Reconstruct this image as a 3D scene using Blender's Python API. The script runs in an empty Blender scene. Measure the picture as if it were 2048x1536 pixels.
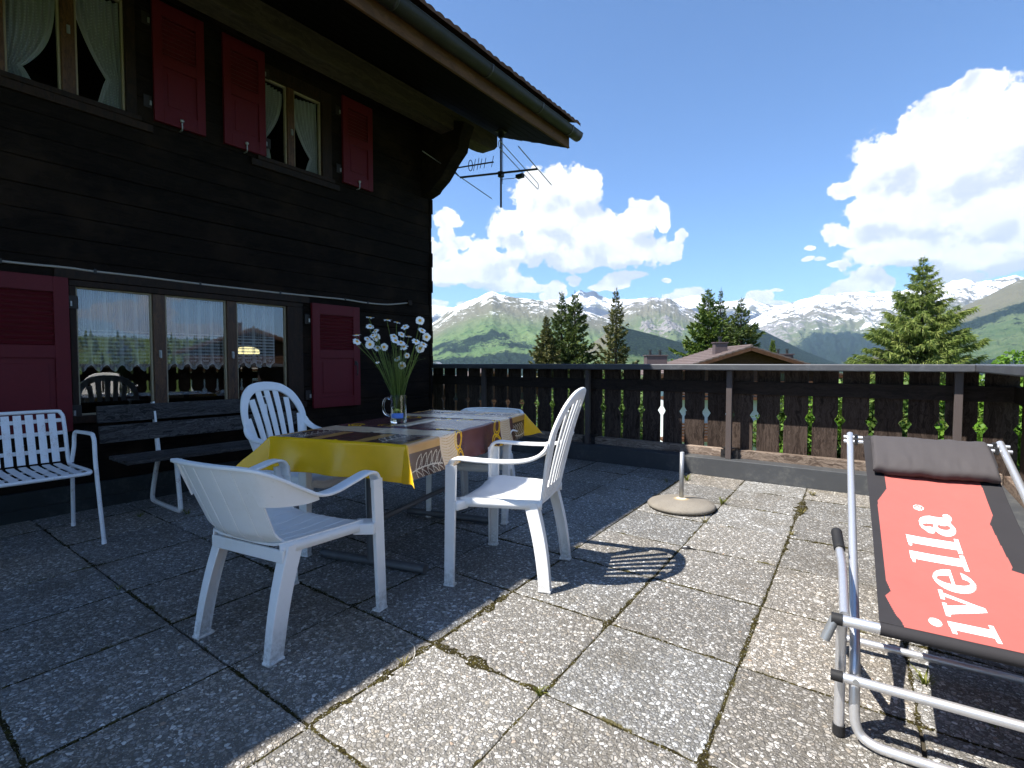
import bpy, math, random
import numpy as np
from mathutils import Vector, Matrix, Euler

# ------------------------------------------------------------------ camera, light, exposure
SC = bpy.context.scene
COL = SC.collection
R = math.radians
EYE = 1.1
YAW, PITCH, FPX = R(36.5), math.atan(41 / 1024), 1024.0
cam_d = bpy.data.cameras.new("camera")
cam = bpy.data.objects.new("camera", cam_d); COL.objects.link(cam)
cam.location = (0, 0, EYE)
cam.rotation_euler = (R(90) - PITCH, 0, YAW)
cam_d.sensor_width = 36; cam_d.lens = 18
cam_d.clip_start = 0.05; cam_d.clip_end = 60000
SC.camera = cam
SUN_DIR = Vector((0.372, 0.53, -1.0)).normalized()        # the way the light travels
SUN_EL = math.asin(-SUN_DIR.z)
SUN_AZ = math.atan2(-SUN_DIR.x, -SUN_DIR.y)               # from +Y towards +X
sun_d = bpy.data.lights.new("sun", "SUN")
sun_d.energy = 5.0; sun_d.angle = R(0.53); sun_d.color = (1.0, 0.955, 0.89)
sun = bpy.data.objects.new("sun", sun_d); COL.objects.link(sun)
sun.rotation_euler = SUN_DIR.to_track_quat('-Z', 'Y').to_euler()
sun.location = (-6, -8, 20)
SKY_STRENGTH = 0.09
SC.view_settings.view_transform = 'Standard'
SC.view_settings.look = 'None'
SC.view_settings.gamma = 1.0
SC.view_settings.exposure = 1.28
SC.cycles.max_bounces = 7
SC.cycles.use_adaptive_sampling = True; SC.cycles.adaptive_threshold = 0.015
SC.cycles.transparent_max_bounces = 12
SC.cycles.volume_bounces = 0
SC.cycles.use_denoising = True
SC.cycles.sample_clamp_indirect = 6

# calculator for real-world points: pixel ray of the photo met with a real plane
_fw = np.array([-math.sin(YAW) * math.cos(PITCH), math.cos(YAW) * math.cos(PITCH), -math.sin(PITCH)])
_rt = np.array([math.cos(YAW), math.sin(YAW), 0.0]); _up = np.cross(_rt, _fw)
FH = np.array([-math.sin(YAW), math.cos(YAW), 0.0])
EYEV = np.array([0, 0, EYE])
def ray(x, y): return _fw + _rt * (x - 1024) / FPX - _up * (y - 768) / FPX
def on_x(x, y, X): d = ray(x, y); return EYEV + d * X / d[0]
def on_y(x, y, Y): d = ray(x, y); return EYEV + d * Y / d[1]
def on_z(x, y, z): d = ray(x, y); return EYEV + d * (z - EYE) / d[2]
def at_depth(x, y, w): d = ray(x, y); return EYEV + d * w / (d @ FH)

# ------------------------------------------------------------------ node helpers
class NT:
    def __init__(s, tree): s.t = tree; s.n = tree.nodes; s.l = tree.links
    def node(s, typ, **kw):
        n = s.n.new(typ)
        for k, v in kw.items(): setattr(n, k, v)
        return n
    def put(s, sock, v):
        if v is None: return
        if isinstance(v, bpy.types.NodeSocket): s.l.new(v, sock)
        elif isinstance(v, (tuple, list)) and len(v) == 3 and sock.type == 'RGBA': sock.default_value = (*v, 1)
        else: sock.default_value = v
    def math(s, op, a, b=None, c=None, clamp=False):
        n = s.node('ShaderNodeMath', operation=op, use_clamp=clamp)
        for i, v in enumerate((a, b, c)): s.put(n.inputs[i], v)
        return n.outputs[0]
    def vmath(s, op, a, b=None, c=None):
        n = s.node('ShaderNodeVectorMath', operation=op)
        for i, v in enumerate((a, b, c)):
            if v is not None: s.put(n.inputs[i], v)
        return n.outputs[1] if op in ('LENGTH', 'DOT_PRODUCT', 'DISTANCE') else n.outputs[0]
    def mix(s, f, a, b, blend='MIX'):
        n = s.node('ShaderNodeMix', data_type='RGBA', blend_type=blend)
        s.put(n.inputs[0], f); s.put(n.inputs[6], a); s.put(n.inputs[7], b)
        return n.outputs[2]
    def noise(s, vec, scale, detail=4, rough=0.55, dist=0.0, col=False):
        n = s.node('ShaderNodeTexNoise')
        s.put(n.inputs['Vector'], vec); n.inputs['Scale'].default_value = scale
        n.inputs['Detail'].default_value = detail; n.inputs['Roughness'].default_value = rough
        n.inputs['Distortion'].default_value = dist
        return n.outputs[1 if col else 0]
    def voro(s, vec, scale, feature='F1', rand=1.0):
        n = s.node('ShaderNodeTexVoronoi', feature=feature)
        s.put(n.inputs['Vector'], vec); n.inputs['Scale'].default_value = scale
        n.inputs['Randomness'].default_value = rand
        return n
    def ramp(s, f, stops, interp='LINEAR'):
        n = s.node('ShaderNodeValToRGB'); n.color_ramp.interpolation = interp
        e = n.color_ramp.elements
        while len(e) < len(stops): e.new(0.5)
        for el, (p, c) in zip(e, stops):
            el.position = p; el.color = (*c, 1) if len(c) == 3 else c
        s.put(n.inputs[0], f)
        return n.outputs[0]
    def step(s, v, lo, hi):
        n = s.node('ShaderNodeMapRange', interpolation_type='SMOOTHSTEP')
        s.put(n.inputs[0], v); s.put(n.inputs[1], lo); s.put(n.inputs[2], hi)
        return n.outputs[0]
    def objco(s): return s.node('ShaderNodeTexCoord').outputs['Object']
    def geo(s): return s.node('ShaderNodeNewGeometry')
    def sep(s, v): n = s.node('ShaderNodeSeparateXYZ'); s.put(n.inputs[0], v); return n.outputs
    def comb(s, x, y, z):
        n = s.node('ShaderNodeCombineXYZ')
        for i, v in enumerate((x, y, z)): s.put(n.inputs[i], v)
        return n.outputs[0]
    def mapv(s, v, sc=(1, 1, 1), loc=(0, 0, 0), rot=(0, 0, 0)):
        n = s.node('ShaderNodeMapping'); s.put(n.inputs[0], v)
        n.inputs[1].default_value = loc; n.inputs[2].default_value = rot; n.inputs[3].default_value = sc
        return n.outputs[0]
    def bump(s, h, strength=0.5, dist=0.01, normal=None):
        n = s.node('ShaderNodeBump'); s.put(n.inputs['Height'], h)
        n.inputs['Strength'].default_value = strength; n.inputs['Distance'].default_value = dist
        if normal is not None: s.l.new(normal, n.inputs['Normal'])
        return n.outputs[0]
def new_mat(name):
    m = bpy.data.materials.new(name); m.use_nodes = True
    t = NT(m.node_tree)
    return m, t, t.n['Principled BSDF'], t.n['Material Output']
def pset(t, b, color=None, rough=None, metal=None, spec=None, normal=None, **kw):
    t.put(b.inputs['Base Color'], color); t.put(b.inputs['Roughness'], rough)
    t.put(b.inputs['Metallic'], metal); t.put(b.inputs['Specular IOR Level'], spec)
    if normal is not None: t.l.new(normal, b.inputs['Normal'])
    for k, v in kw.items(): t.put(b.inputs[k], v)

# ------------------------------------------------------------------ world: physical sky with cumulus
world = bpy.data.worlds.new("World"); SC.world = world; world.use_nodes = True
W = NT(world.node_tree)
bg = W.n['Background']; bg.inputs['Strength'].default_value = SKY_STRENGTH
sky = W.node('ShaderNodeTexSky', sky_type='NISHITA')
sky.sun_disc = False; sky.sun_elevation = SUN_EL; sky.sun_rotation = SUN_AZ
sky.altitude = 2200; sky.air_density = 1.05; sky.dust_density = 0.0; sky.ozone_density = 6.0
def azel(d):
    d = np.array(d, float); d = d / np.linalg.norm(d)
    return math.atan2(d[0], d[1]), math.asin(d[2])
# each cumulus puff: centre and half axes (given as seen from the terrace, stored as compass bearing and height angle)
PUFFS = [
 (1085,385,58,58),(1150,388,50,52),(1118,372,45,40),(1110,440,100,60),(1022,447,48,36),(1085,485,88,46),(1185,470,84,52),(1268,448,46,42),(1298,425,38,26),
 (1325,440,16,20),(1240,502,92,36),(1150,516,78,28),(1320,505,30,10),
 (960,512,48,34),(940,545,70,34),(890,545,50,28),(1000,535,42,30),(1010,566,52,20),(898,438,26,22),(893,468,16,20),(882,500,34,24),(925,490,22,15),(865,530,24,36),
 (1060,578,46,9),
 (1228,562,30,17),(1262,550,36,10),(1196,573,24,8),(1150,562,11,10),(1110,585,24,20),(1095,596,22,10),(1374,588,34,18),(1350,594,28,12),(1362,470,18,16),(1350,494,18,18),(1344,512,20,7),
 (1140,558,9,6),(1330,560,9,5),(870,608,26,10),(930,606,18,9),
 (1945,165,44,32),(1975,180,40,26),(1890,225,70,48),(1835,262,60,46),(1790,310,85,66),(1735,360,62,38),(1700,375,46,20),(1900,330,150,95),(2040,260,130,110),(2090,180,120,40),
 (1765,420,80,46),(1850,430,130,70),(1980,430,150,80),(2080,420,120,120),(1672,462,26,20),(1705,475,44,20),(1830,495,150,38),(1760,500,80,20),(1960,505,130,44),(1930,528,90,24),
 (1735,556,38,26),(1700,572,40,18),(1665,582,28,10),(1768,572,24,18),(1520,598,40,18),(1505,588,18,12),(1560,612,30,12),(1480,606,20,12),(2030,512,44,22),(2010,530,60,18),(1925,550,60,14),(1900,560,70,12),
 (1622,490,15,6),(1616,514,18,6),(1642,516,14,5),(1684,526,22,6),(1556,578,14,4),
]
groups_c = []
for (x, y, rx, ry) in PUFFS:
    a, e = azel(ray(x, y)); a2, _ = azel(ray(x + rx, y)); _, e2 = azel(ray(x, y - ry))
    groups_c.append((a, e, abs(a2 - a) * 1.07, abs(e2 - e) * 1.07))
# more cumulus over the side of the valley that the window panes mirror
for (x, y, rx, ry) in [(225, 628, 46, 20), (190, 634, 40, 13), (255, 618, 30, 18), (285, 655, 55, 15), (345, 655, 50, 12), (400, 664, 60, 16), (455, 668, 50, 12), (520, 668, 40, 10), (600, 690, 60, 14)]:
    d = ray(x, y); d = np.array([-d[0], d[1], d[2]])
    a, e = azel(d); d2 = ray(x + rx, y); a2, _ = azel([-d2[0], d2[1], d2[2]]); _, e2 = azel(ray(x, y - ry))
    groups_c.append((a, e, abs(a2 - a), abs(e2 - e)))
cg = bpy.data.node_groups.new("cumulus", 'ShaderNodeTree')
cg.interface.new_socket("AzEl", in_out='INPUT', socket_type='NodeSocketVector')
cg.interface.new_socket("Density", in_out='OUTPUT', socket_type='NodeSocketFloat')
G = NT(cg); gi = G.node('NodeGroupInput'); go = G.node('NodeGroupOutput')
p0 = gi.outputs[0]
w1 = G.vmath('SUBTRACT', G.noise(p0, 16, 3, .5, 0, True), (.5, .5, .5))
p1 = G.vmath('MULTIPLY_ADD', w1, (.035, .025, 0), p0)
acc = None
for (a, e, ra, re) in groups_c:
    q = G.vmath('MULTIPLY_ADD', p1, (1 / ra, 1 / re, 0), (-a / ra, -e / re, 0))
    ln = G.vmath('LENGTH', q)
    acc = ln if acc is None else G.math('SMOOTH_MIN', acc, ln, .12)
base = G.math('SUBTRACT', 1.0, acc)
nz = G.noise(p0, 24, 10, .60, .1)
vb = G.voro(G.vmath('MULTIPLY_ADD', G.vmath('SUBTRACT', G.noise(p0, 60, 2, .5, 0, True), (.5, .5, .5)), (.012, .012, 0), p0), 48, 'SMOOTH_F1')
bil = G.math('SUBTRACT', .5, vb.outputs['Distance'])
den = G.math('MULTIPLY_ADD', G.math('SUBTRACT', nz, .5), 1.45, base)
vb2 = G.voro(G.vmath('MULTIPLY_ADD', G.vmath('SUBTRACT', G.noise(p0, 90, 3, .6, 0, True), (.5, .5, .5)), (.010, .010, 0), p0), 125, 'SMOOTH_F1')
den = G.math('MULTIPLY_ADD', bil, .50, den)
den = G.math('MULTIPLY_ADD', G.math('SUBTRACT', .45, vb2.outputs['Distance']), .22, den)
# scattered fair-weather clouds over the rest of the horizon
px_, py_, _ = G.sep(p0)[:3]
away = G.math('MAXIMUM', G.step(px_, .55, .75), G.step(px_, -1.75, -1.95))
other = G.math('SUBTRACT', G.math('MULTIPLY', G.noise(G.vmath('MULTIPLY', p0, (1, 1.7, 1)), 4.2, 6, .6), 4.2), 2.42)
den = G.math('MAXIMUM', den, G.math('SUBTRACT', other, G.math('MULTIPLY', G.math('SUBTRACT', 1.0, away), 5.0)))
G.l.new(den, go.inputs[0])
dirv = W.node('ShaderNodeTexCoord').outputs['Generated']
dx, dy, dz = W.sep(dirv)[:3]
AE = W.comb(W.math('ARCTAN2', dx, dy), W.math('ARCSINE', dz), 0.0)
def cum(v):
    n = W.node('ShaderNodeGroup'); n.node_tree = cg; W.put(n.inputs[0], v); return n.outputs[0]
d0 = cum(AE)
# the same field a step towards the light, large puffs only
AE1 = W.vmath('ADD', AE, (-.012, .032, 0)); AE0w = AE
def big(v):
    acc = None
    for (a, e, ra, re) in sorted(groups_c[:len(PUFFS)], key=lambda g: -g[2] * g[3])[:22]:
        ln = W.vmath('LENGTH', W.vmath('MULTIPLY_ADD', v, (1 / ra, 1 / re, 0), (-a / ra, -e / re, 0)))
        acc = ln if acc is None else W.math('SMOOTH_MIN', acc, ln, .12)
    return W.math('MULTIPLY_ADD', W.noise(v, 34, 6, .62), 1.3, W.math('SUBTRACT', 1.0, W.math('MINIMUM', acc, .95)))
mask = W.step(W.math('ADD', d0, W.math('MULTIPLY', W.math('SUBTRACT', W.noise(AE, 60, 5, .65), .5), .12)), .02, .20)
up_hill = W.math('SUBTRACT', big(AE0w), big(AE1))                      # thinner towards the light: lit; thicker: the cloud's own shade
lit = W.step(up_hill, -.46, .16)
thick = W.step(d0, .15, 1.0)
ccol = W.mix(lit, (3.7, 3.95, 4.5), (6.2, 6.15, 6.05))
ccol = W.mix(W.math('MULTIPLY', thick, .34), ccol, (4.4, 4.6, 5.0))
W.l.new(W.mix(W.math('MULTIPLY', mask, .97), W.mix(1.0, sky.outputs[0], (.92, 1.02, 1.08), 'MULTIPLY'), ccol), bg.inputs['Color'])
world.cycles.sampling_method = 'NONE'

# ------------------------------------------------------------------ mesh helpers
class MB:
    def __init__(s): s.v = []; s.f = []; s.mi = []; s.cur = 0
    def add(s, vs, fs):
        o = len(s.v); s.v.extend([tuple(map(float, p)) for p in vs])
        s.f.extend([tuple(i + o for i in f) for f in fs]); s.mi.extend([s.cur] * len(fs)); return s
    def box(s, x0, x1, y0, y1, z0, z1, M=None):
        vs = [(x, y, z) for z in (z0, z1) for y in (y0, y1) for x in (x0, x1)]
        if M is not None: vs = [M @ Vector(p) for p in vs]
        return s.add(vs, [(0, 2, 3, 1), (4, 5, 7, 6), (0, 1, 5, 4), (2, 6, 7, 3), (0, 4, 6, 2), (1, 3, 7, 5)])
    def bar(s, a, b, w, h, up=(0, 0, 1), w2=None, h2=None):
        """rectangular bar from a to b, w wide and h high"""
        a, b = Vector(a), Vector(b); d = (b - a).normalized(); sd = d.cross(Vector(up))
        if sd.length < 1e-5: sd = d.cross(Vector((1, 0, 0)))
        sd.normalize(); u = sd.cross(d)
        vs = []
        for p, ww, hh in ((a, w, h), (b, w2 or w, h2 or h)):
            for i, j in ((-1, -1), (1, -1), (1, 1), (-1, 1)): vs.append(p + sd * ww * i / 2 + u * hh * j / 2)
        return s.add(vs, [(0, 1, 2, 3), (7, 6, 5, 4), (0, 4, 5, 1), (1, 5, 6, 2), (2, 6, 7, 3), (3, 7, 4, 0)])
    def tube(s, pts, r, n=12, caps=True, closed=False):
        pts = [Vector(p) for p in pts]; m = len(pts)
        rs = r if isinstance(r, (list, tuple)) else [r] * m
        t0 = (pts[1] - pts[0]).normalized()
        u = t0.cross(Vector((0, 0, 1)))
        if u.length < 1e-3: u = t0.cross(Vector((1, 0, 0)))
        u.normalize(); vs = []; prev = t0
        for i, p in enumerate(pts):
            if closed: t = (pts[(i + 1) % m] - pts[i - 1]).normalized()
            else: t = (pts[min(i + 1, m - 1)] - pts[max(i - 1, 0)]).normalized()
            q = prev.rotation_difference(t); u = q @ u; prev = t
            u = (u - t * u.dot(t)).normalized(); w = t.cross(u)
            for k in range(n):
                a = 2 * math.pi * k / n
                vs.append(p + (u * math.cos(a) + w * math.sin(a)) * rs[i])
        fs = []
        for i in range(m if closed else m - 1):
            j = (i + 1) % m
            for k in range(n): fs.append((i * n + k, i * n + (k + 1) % n, j * n + (k + 1) % n, j * n + k))
        if caps and not closed:
            fs.append(tuple(range(n - 1, -1, -1))); fs.append(tuple((m - 1) * n + k for k in range(n)))
        return s.add(vs, fs)
    def sweep(s, pts, sides, ups, hw, hh, power=4, n=16):
        """superellipse section along pts; per point side vector, up vector, half width, half height"""
        vs = []; m = len(pts)
        for p, sd, u, w, h in zip(pts, sides, ups, hw, hh):
            p, sd, u = Vector(p), Vector(sd).normalized(), Vector(u).normalized()
            for k in range(n):
                a = 2 * math.pi * (k + .5) / n; c, q = math.cos(a), math.sin(a)
                x = math.copysign(abs(c) ** (2 / power), c) * w; y = math.copysign(abs(q) ** (2 / power), q) * h
                vs.append(p + sd * x + u * y)
        fs = [(i * n + k, i * n + (k + 1) % n, (i + 1) * n + (k + 1) % n, (i + 1) * n + k) for i in range(m - 1) for k in range(n)]
        fs.append(tuple(range(n - 1, -1, -1))); fs.append(tuple((m - 1) * n + k for k in range(n)))
        return s.add(vs, fs)
    def lathe(s, prof, n=32, cx=0, cy=0, sx=1, sy=1):
        vs = []
        for r, z in prof:
            for k in range(n):
                a = 2 * math.pi * k / n; vs.append((cx + r * math.cos(a) * sx, cy + r * math.sin(a) * sy, z))
        m = len(prof)
        fs = [(i * n + k, i * n + (k + 1) % n, (i + 1) * n + (k + 1) % n, (i + 1) * n + k) for i in range(m - 1) for k in range(n)]
        return s.add(vs, fs)
    def grid(s, P, closed_u=False):
        """P: list of rows of points"""
        r, c = len(P), len(P[0]); vs = [p for row in P for p in row]
        fs = [(i * c + k, i * c + k + 1, (i + 1) * c + k + 1, (i + 1) * c + k) for i in range(r - 1) for k in range(c - 1)]
        return s.add(vs, fs)
    def sheet(s, P, N, th):
        """closed sheet: grid of points P (numpy r,c,3), normals N, thickness th"""
        r, c = P.shape[:2]; A = P + N * th / 2; B = P - N * th / 2
        vs = list(map(tuple, A.reshape(-1, 3))) + list(map(tuple, B.reshape(-1, 3))); o = r * c
        fs = []
        for i in range(r - 1):
            for k in range(c - 1):
                q = (i * c + k, i * c + k + 1, (i + 1) * c + k + 1, (i + 1) * c + k)
                fs.append(q); fs.append(tuple(x + o for x in reversed(q)))
        edge = [k for k in range(c)] + [i * c + c - 1 for i in range(1, r)] + [(r - 1) * c + k for k in range(c - 2, -1, -1)] + [i * c for i in range(r - 2, 0, -1)]
        for a, b in zip(edge, edge[1:] + edge[:1]): fs.append((b, a, a + o, b + o))
        return s.add(vs, fs)
    def build(s, name, mat, parent=None, smooth=None, bevel=None, loc=None, M=None, subsurf=0):
        me = bpy.data.meshes.new(name)
        vs = s.v if M is None else [tuple(M @ Vector(p)) for p in s.v]
        me.from_pydata(vs, [], s.f)
        for m in (mat if isinstance(mat, (list, tuple)) else [mat]): me.materials.append(m)
        if any(s.mi): me.polygons.foreach_set('material_index', s.mi)
        o = bpy.data.objects.new(name, me); COL.objects.link(o)
        if smooth:
            me.polygons.foreach_set('use_smooth', [True] * len(me.polygons))
            if smooth is not True: me.set_sharp_from_angle(angle=R(smooth))
        me.update()
        if bevel:
            b = o.modifiers.new("bevel", 'BEVEL'); b.width = bevel; b.segments = 2; b.limit_method = 'ANGLE'; b.angle_limit = R(40)
            b.harden_normals = False
        if subsurf:
            b = o.modifiers.new("sub", 'SUBSURF'); b.levels = subsurf; b.render_levels = subsurf
        if parent is not None: o.parent = parent
        if loc is not None: o.location = loc
        return o
def np_mesh(name, V, F, mat, mi=None, smooth=True, parent=None):
    me = bpy.data.meshes.new(name)
    V = np.ascontiguousarray(V, np.float32).reshape(-1, 3); F = np.ascontiguousarray(F, np.int32); k = F.shape[1]
    me.vertices.add(len(V)); me.vertices.foreach_set('co', V.ravel())
    me.loops.add(F.size); me.loops.foreach_set('vertex_index', F.ravel())
    me.polygons.add(len(F)); me.polygons.foreach_set('loop_start', np.arange(0, F.size, k, dtype=np.int32))
    me.polygons.foreach_set('loop_total', np.full(len(F), k, np.int32))
    for m in (mat if isinstance(mat, (list, tuple)) else [mat]): me.materials.append(m)
    if mi is not None: me.polygons.foreach_set('material_index', np.asarray(mi, np.int32))
    me.polygons.foreach_set('use_smooth', np.full(len(F), smooth, bool))
    me.update(calc_edges=True); me.validate()
    o = bpy.data.objects.new(name, me); COL.objects.link(o)
    if parent is not None: o.parent = parent
    return o
def grid_faces(r, c):
    i, k = np.meshgrid(np.arange(r - 1), np.arange(c - 1), indexing='ij'); b = (i * c + k).ravel()
    return np.stack([b, b + 1, b + c + 1, b + c], 1)
def tag(o, label=None, cat=None, group=None, kind=None):
    if label: o['label'] = label
    if cat: o['category'] = cat
    if group: o['group'] = group
    if kind: o['kind'] = kind
    return o
def thing(name, label, cat, loc=(0, 0, 0), rz=0.0, group=None):
    o = bpy.data.objects.new(name, None); COL.objects.link(o)
    o.empty_display_size = .1; o.location = loc; o.rotation_euler = (0, 0, rz)
    return tag(o, label, cat, group)
def copy_tree(o, parent=None):
    c = o.copy(); COL.objects.link(c)
    if parent is not None: c.parent = parent; c.matrix_parent_inverse = o.matrix_parent_inverse
    for ch in o.children: copy_tree(ch, c)
    return c
_rs = np.random.RandomState(3); _perm = _rs.rand(256, 256)
def vnoise(x, y):
    xi, yi = np.floor(x).astype(int), np.floor(y).astype(int); fx, fy = x - xi, y - yi
    fx, fy = fx * fx * (3 - 2 * fx), fy * fy * (3 - 2 * fy)
    g = lambda a, b: _perm[a & 255, b & 255]
    return (g(xi, yi) * (1 - fx) + g(xi + 1, yi) * fx) * (1 - fy) + (g(xi, yi + 1) * (1 - fx) + g(xi + 1, yi + 1) * fx) * fy
def fbm(x, y, oct=5, gain=.5, ridged=False):
    a, s, t = 1.0, 0.0, 0.0
    for i in range(oct):
        v = vnoise(x + 17.3 * i, y + 9.1 * i)
        s = s + a * ((1 - np.abs(2 * v - 1)) if ridged else v); t += a; a *= gain; x = x * 2.03; y = y * 2.03
    return s / t
def smooth_path(pts, n=8):
    """Catmull-Rom through pts"""
    P = [np.array(p, float) for p in pts]; P = [2 * P[0] - P[1]] + P + [2 * P[-1] - P[-2]]; out = []
    for i in range(1, len(P) - 2):
        for k in range(n):
            t = k / n; a, b, c, d = P[i - 1:i + 3]
            out.append(.5 * ((2 * b) + (c - a) * t + (2 * a - 5 * b + 4 * c - d) * t * t + (3 * b - a - 3 * c + d) * t ** 3))
    out.append(P[-2]); return out
# ------------------------------------------------------------------ materials
def mat_aggregate():
    m, t, b, out = new_mat("washed_concrete")
    co = t.objco()
    wob = t.vmath('MULTIPLY_ADD', t.vmath('SUBTRACT', t.noise(co, 60, 2, .5, 0, True), (.5, .5, .5)), (.010, .010, 0), co)
    flat = t.vmath('MULTIPLY', wob, (1, 1, 0))
    v1 = t.voro(flat, 76); v2 = t.voro(flat, 150)
    e1 = t.voro(flat, 76, 'DISTANCE_TO_EDGE').outputs['Distance']
    rnd1 = t.sep(v1.outputs['Color'])[0]; rnd2 = t.sep(v2.outputs['Color'])[1]; rk = t.sep(v1.outputs['Color'])[2]
    pal = [(0, (.15, .142, .132)), (.16, (.24, .23, .22)), (.34, (.345, .335, .32)), (.50, (.26, .24, .21)), (.62, (.42, .41, .395)), (.74, (.30, .265, .22)), (.84, (.50, .49, .47)), (.93, (.62, .61, .585)), (.985, (.62, .61, .585)), (1.0, (.30, .22, .16))]
    c1 = t.ramp(rnd1, pal); c2 = t.ramp(rnd2, pal)
    small = t.math('GREATER_THAN', rk, .62)
    c = t.mix(small, c1, c2)
    gap = t.step(t.mix(small, e1, t.math('SUBTRACT', .42, v2.outputs['Distance'])), .02, .11)
    gap = t.math('MULTIPLY', gap, 1.0)
    c = t.mix(gap, (.14, .131, .116), c)
    # dirt and lichen patches
    big = t.noise(co, 2.1, 4, .6); med = t.noise(co, 9, 5, .65)
    c = t.mix(t.math('MULTIPLY', t.step(big, .50, .72), .55), c, (.125, .110, .088))
    c = t.mix(t.math('MULTIPLY', t.step(med, .62, .72), .5), c, (.66, .66, .64))
    # slab to slab tone
    sx, sy, _ = t.sep(t.node('ShaderNodeAttribute', attribute_name='slab').outputs['Vector'])[:3]
    tone = t.math('MULTIPLY_ADD', sx, .42, .78)
    c = t.mix(1.0, c, t.comb(tone, tone, tone), 'MULTIPLY')
    c = t.mix(t.math('MULTIPLY', t.step(t.noise(co, 1.3, 3, .6), .52, .66), .45), c, t.mix(1.0, c, (.72, .66, .56), 'MULTIPLY'))
    c = t.mix(1.0, c, t.mix(t.math('FRACT', t.math('MULTIPLY', sx, 7.3)), (1.04, 1.0, .94), (.95, .99, 1.03)), 'MULTIPLY')
    spots = t.voro(co, 5.5); c = t.mix(t.math('MULTIPLY', t.step(t.math('ADD', spots.outputs['Distance'], t.math('MULTIPLY', t.noise(co, 40, 4, .7), .16)), .20, .12), t.math('GREATER_THAN', t.sep(spots.outputs['Color'])[1], .72)), c, t.mix(.5, c, (.56, .555, .53)))
    # moss creeping in from the joints (edge distance of the slab in metres is stored on the mesh)
    mo = t.math('ADD', sy, t.math('MULTIPLY', t.math('SUBTRACT', t.noise(co, 7, 5, .7), .5), .085))
    mm = t.step(mo, .001, -.007)
    c = t.mix(mm, c, t.mix(t.noise(co, 90, 3), (.035, .03, .010), (.10, .085, .022)))
    h = t.math('ADD', t.math('MULTIPLY', t.math('SUBTRACT', .6, v1.outputs['Distance']), 1.0), t.math('MULTIPLY', t.math('SUBTRACT', .6, v2.outputs['Distance']), .6))
    h = t.math('ADD', h, t.math('MULTIPLY', gap, .5))
    pset(t, b, c, .62, None, .35, t.bump(h, .85, .006))
    return m
def mat_moss():
    m, t, b, o = new_mat("moss"); co = t.objco()
    n = t.noise(co, 26, 5, .7); n2 = t.noise(co, 190, 3, .7)
    c = t.ramp(n, [(.30, (.014, .011, .007)), (.45, (.034, .026, .009)), (.58, (.060, .048, .012)), (.74, (.085, .078, .022))])
    c = t.mix(t.step(n2, .40, .78), c, t.mix(n, (.022, .019, .007), (.125, .12, .042)))
    gr = t.voro(co, 240).outputs['Color']; gv = t.sep(gr)[0]
    c = t.mix(t.step(gv, .90, .93), c, (.30, .29, .26)); c = t.mix(t.step(gv, .22, .15), c, (.012, .010, .006))
    pset(t, b, c, .95, None, .1, t.bump(t.math('ADD', n2, gv), 1.0, .008)); return m
def mat_wood(name, dark, light, axis='y', rough=.75, scale=1.0, knots=True, spec=.25, bump=.5, weather=None):
    """planed or sawn timber, grain along the given axis"""
    m, t, b, o = new_mat(name); co = t.objco()
    inf = t.node('ShaderNodeObjectInfo').outputs['Random']
    off = t.math('MULTIPLY', inf, 37.0)
    sc = {'x': (1.2, 16, 16), 'y': (16, 1.2, 16), 'z': (16, 16, 1.2)}[axis]
    v = t.vmath('ADD', t.mapv(co, tuple(q * scale for q in sc)), t.comb(off, off, off))
    warp = t.vmath('MULTIPLY_ADD', t.noise(co, 3.0 * scale, 3, .6, 0, True), (2.6, 2.6, 2.6), v)
    n = t.noise(warp, 1.0, 6, .66, .6); f = t.noise(t.vmath('MULTIPLY', v, (3, 3, 3)), 1.0, 4, .7)
    wave = t.math('SINE', t.math('MULTIPLY', n, 42))
    g = t.math('ADD', t.math('MULTIPLY', n, .65), t.math('MULTIPLY_ADD', wave, .10, .14))
    g = t.math('ADD', g, t.math('MULTIPLY', t.math('SUBTRACT', f, .5), .5))
    c = t.mix(t.step(g, .22, .78), dark, light)
    if weather:
        c = t.mix(t.math('MULTIPLY', t.step(t.noise(co, 2.3, 5, .65), .45, .72), .7), c, weather)
    var = t.math('MULTIPLY_ADD', inf, .5, .75)
    c = t.mix(1.0, c, t.comb(var, var, var), 'MULTIPLY')
    if knots:
        ks = {'x': (2.2, 9, 9), 'y': (9, 2.2, 9), 'z': (9, 9, 2.2)}[axis]
        kv = t.voro(t.vmath('ADD', t.mapv(co, ks), t.comb(off, off, off)), 1.0)
        k = t.step(kv.outputs['Distance'], .13, .05)
        c = t.mix(t.math('MULTIPLY', k, .75), c, tuple(q * .35 for q in dark))
    pset(t, b, c, rough, None, spec, t.bump(t.math('ADD', g, t.math('MULTIPLY', f, .6)), bump, .004)); return m
def mat_paint(name, col, rough=.45, var=.12, spec=.4, metal=0.0, dirt=None, bump=.08, scale=6):
    m, t, b, o = new_mat(name); co = t.objco()
    n = t.noise(co, scale, 5, .65); n2 = t.noise(co, scale * 9, 4, .7)
    c = t.mix(n, tuple(q * (1 - var) for q in col), tuple(min(1, q * (1 + var)) for q in col))
    if dirt: c = t.mix(t.math('MULTIPLY', t.step(t.math('MULTIPLY_ADD', n2, .5, t.math('MULTIPLY', n, .6)), .54, .80), .8), c, dirt)
    pset(t, b, c, t.math('MULTIPLY_ADD', n2, .2, rough - .1), metal, spec, t.bump(n2, bump, .003)); return m
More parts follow.
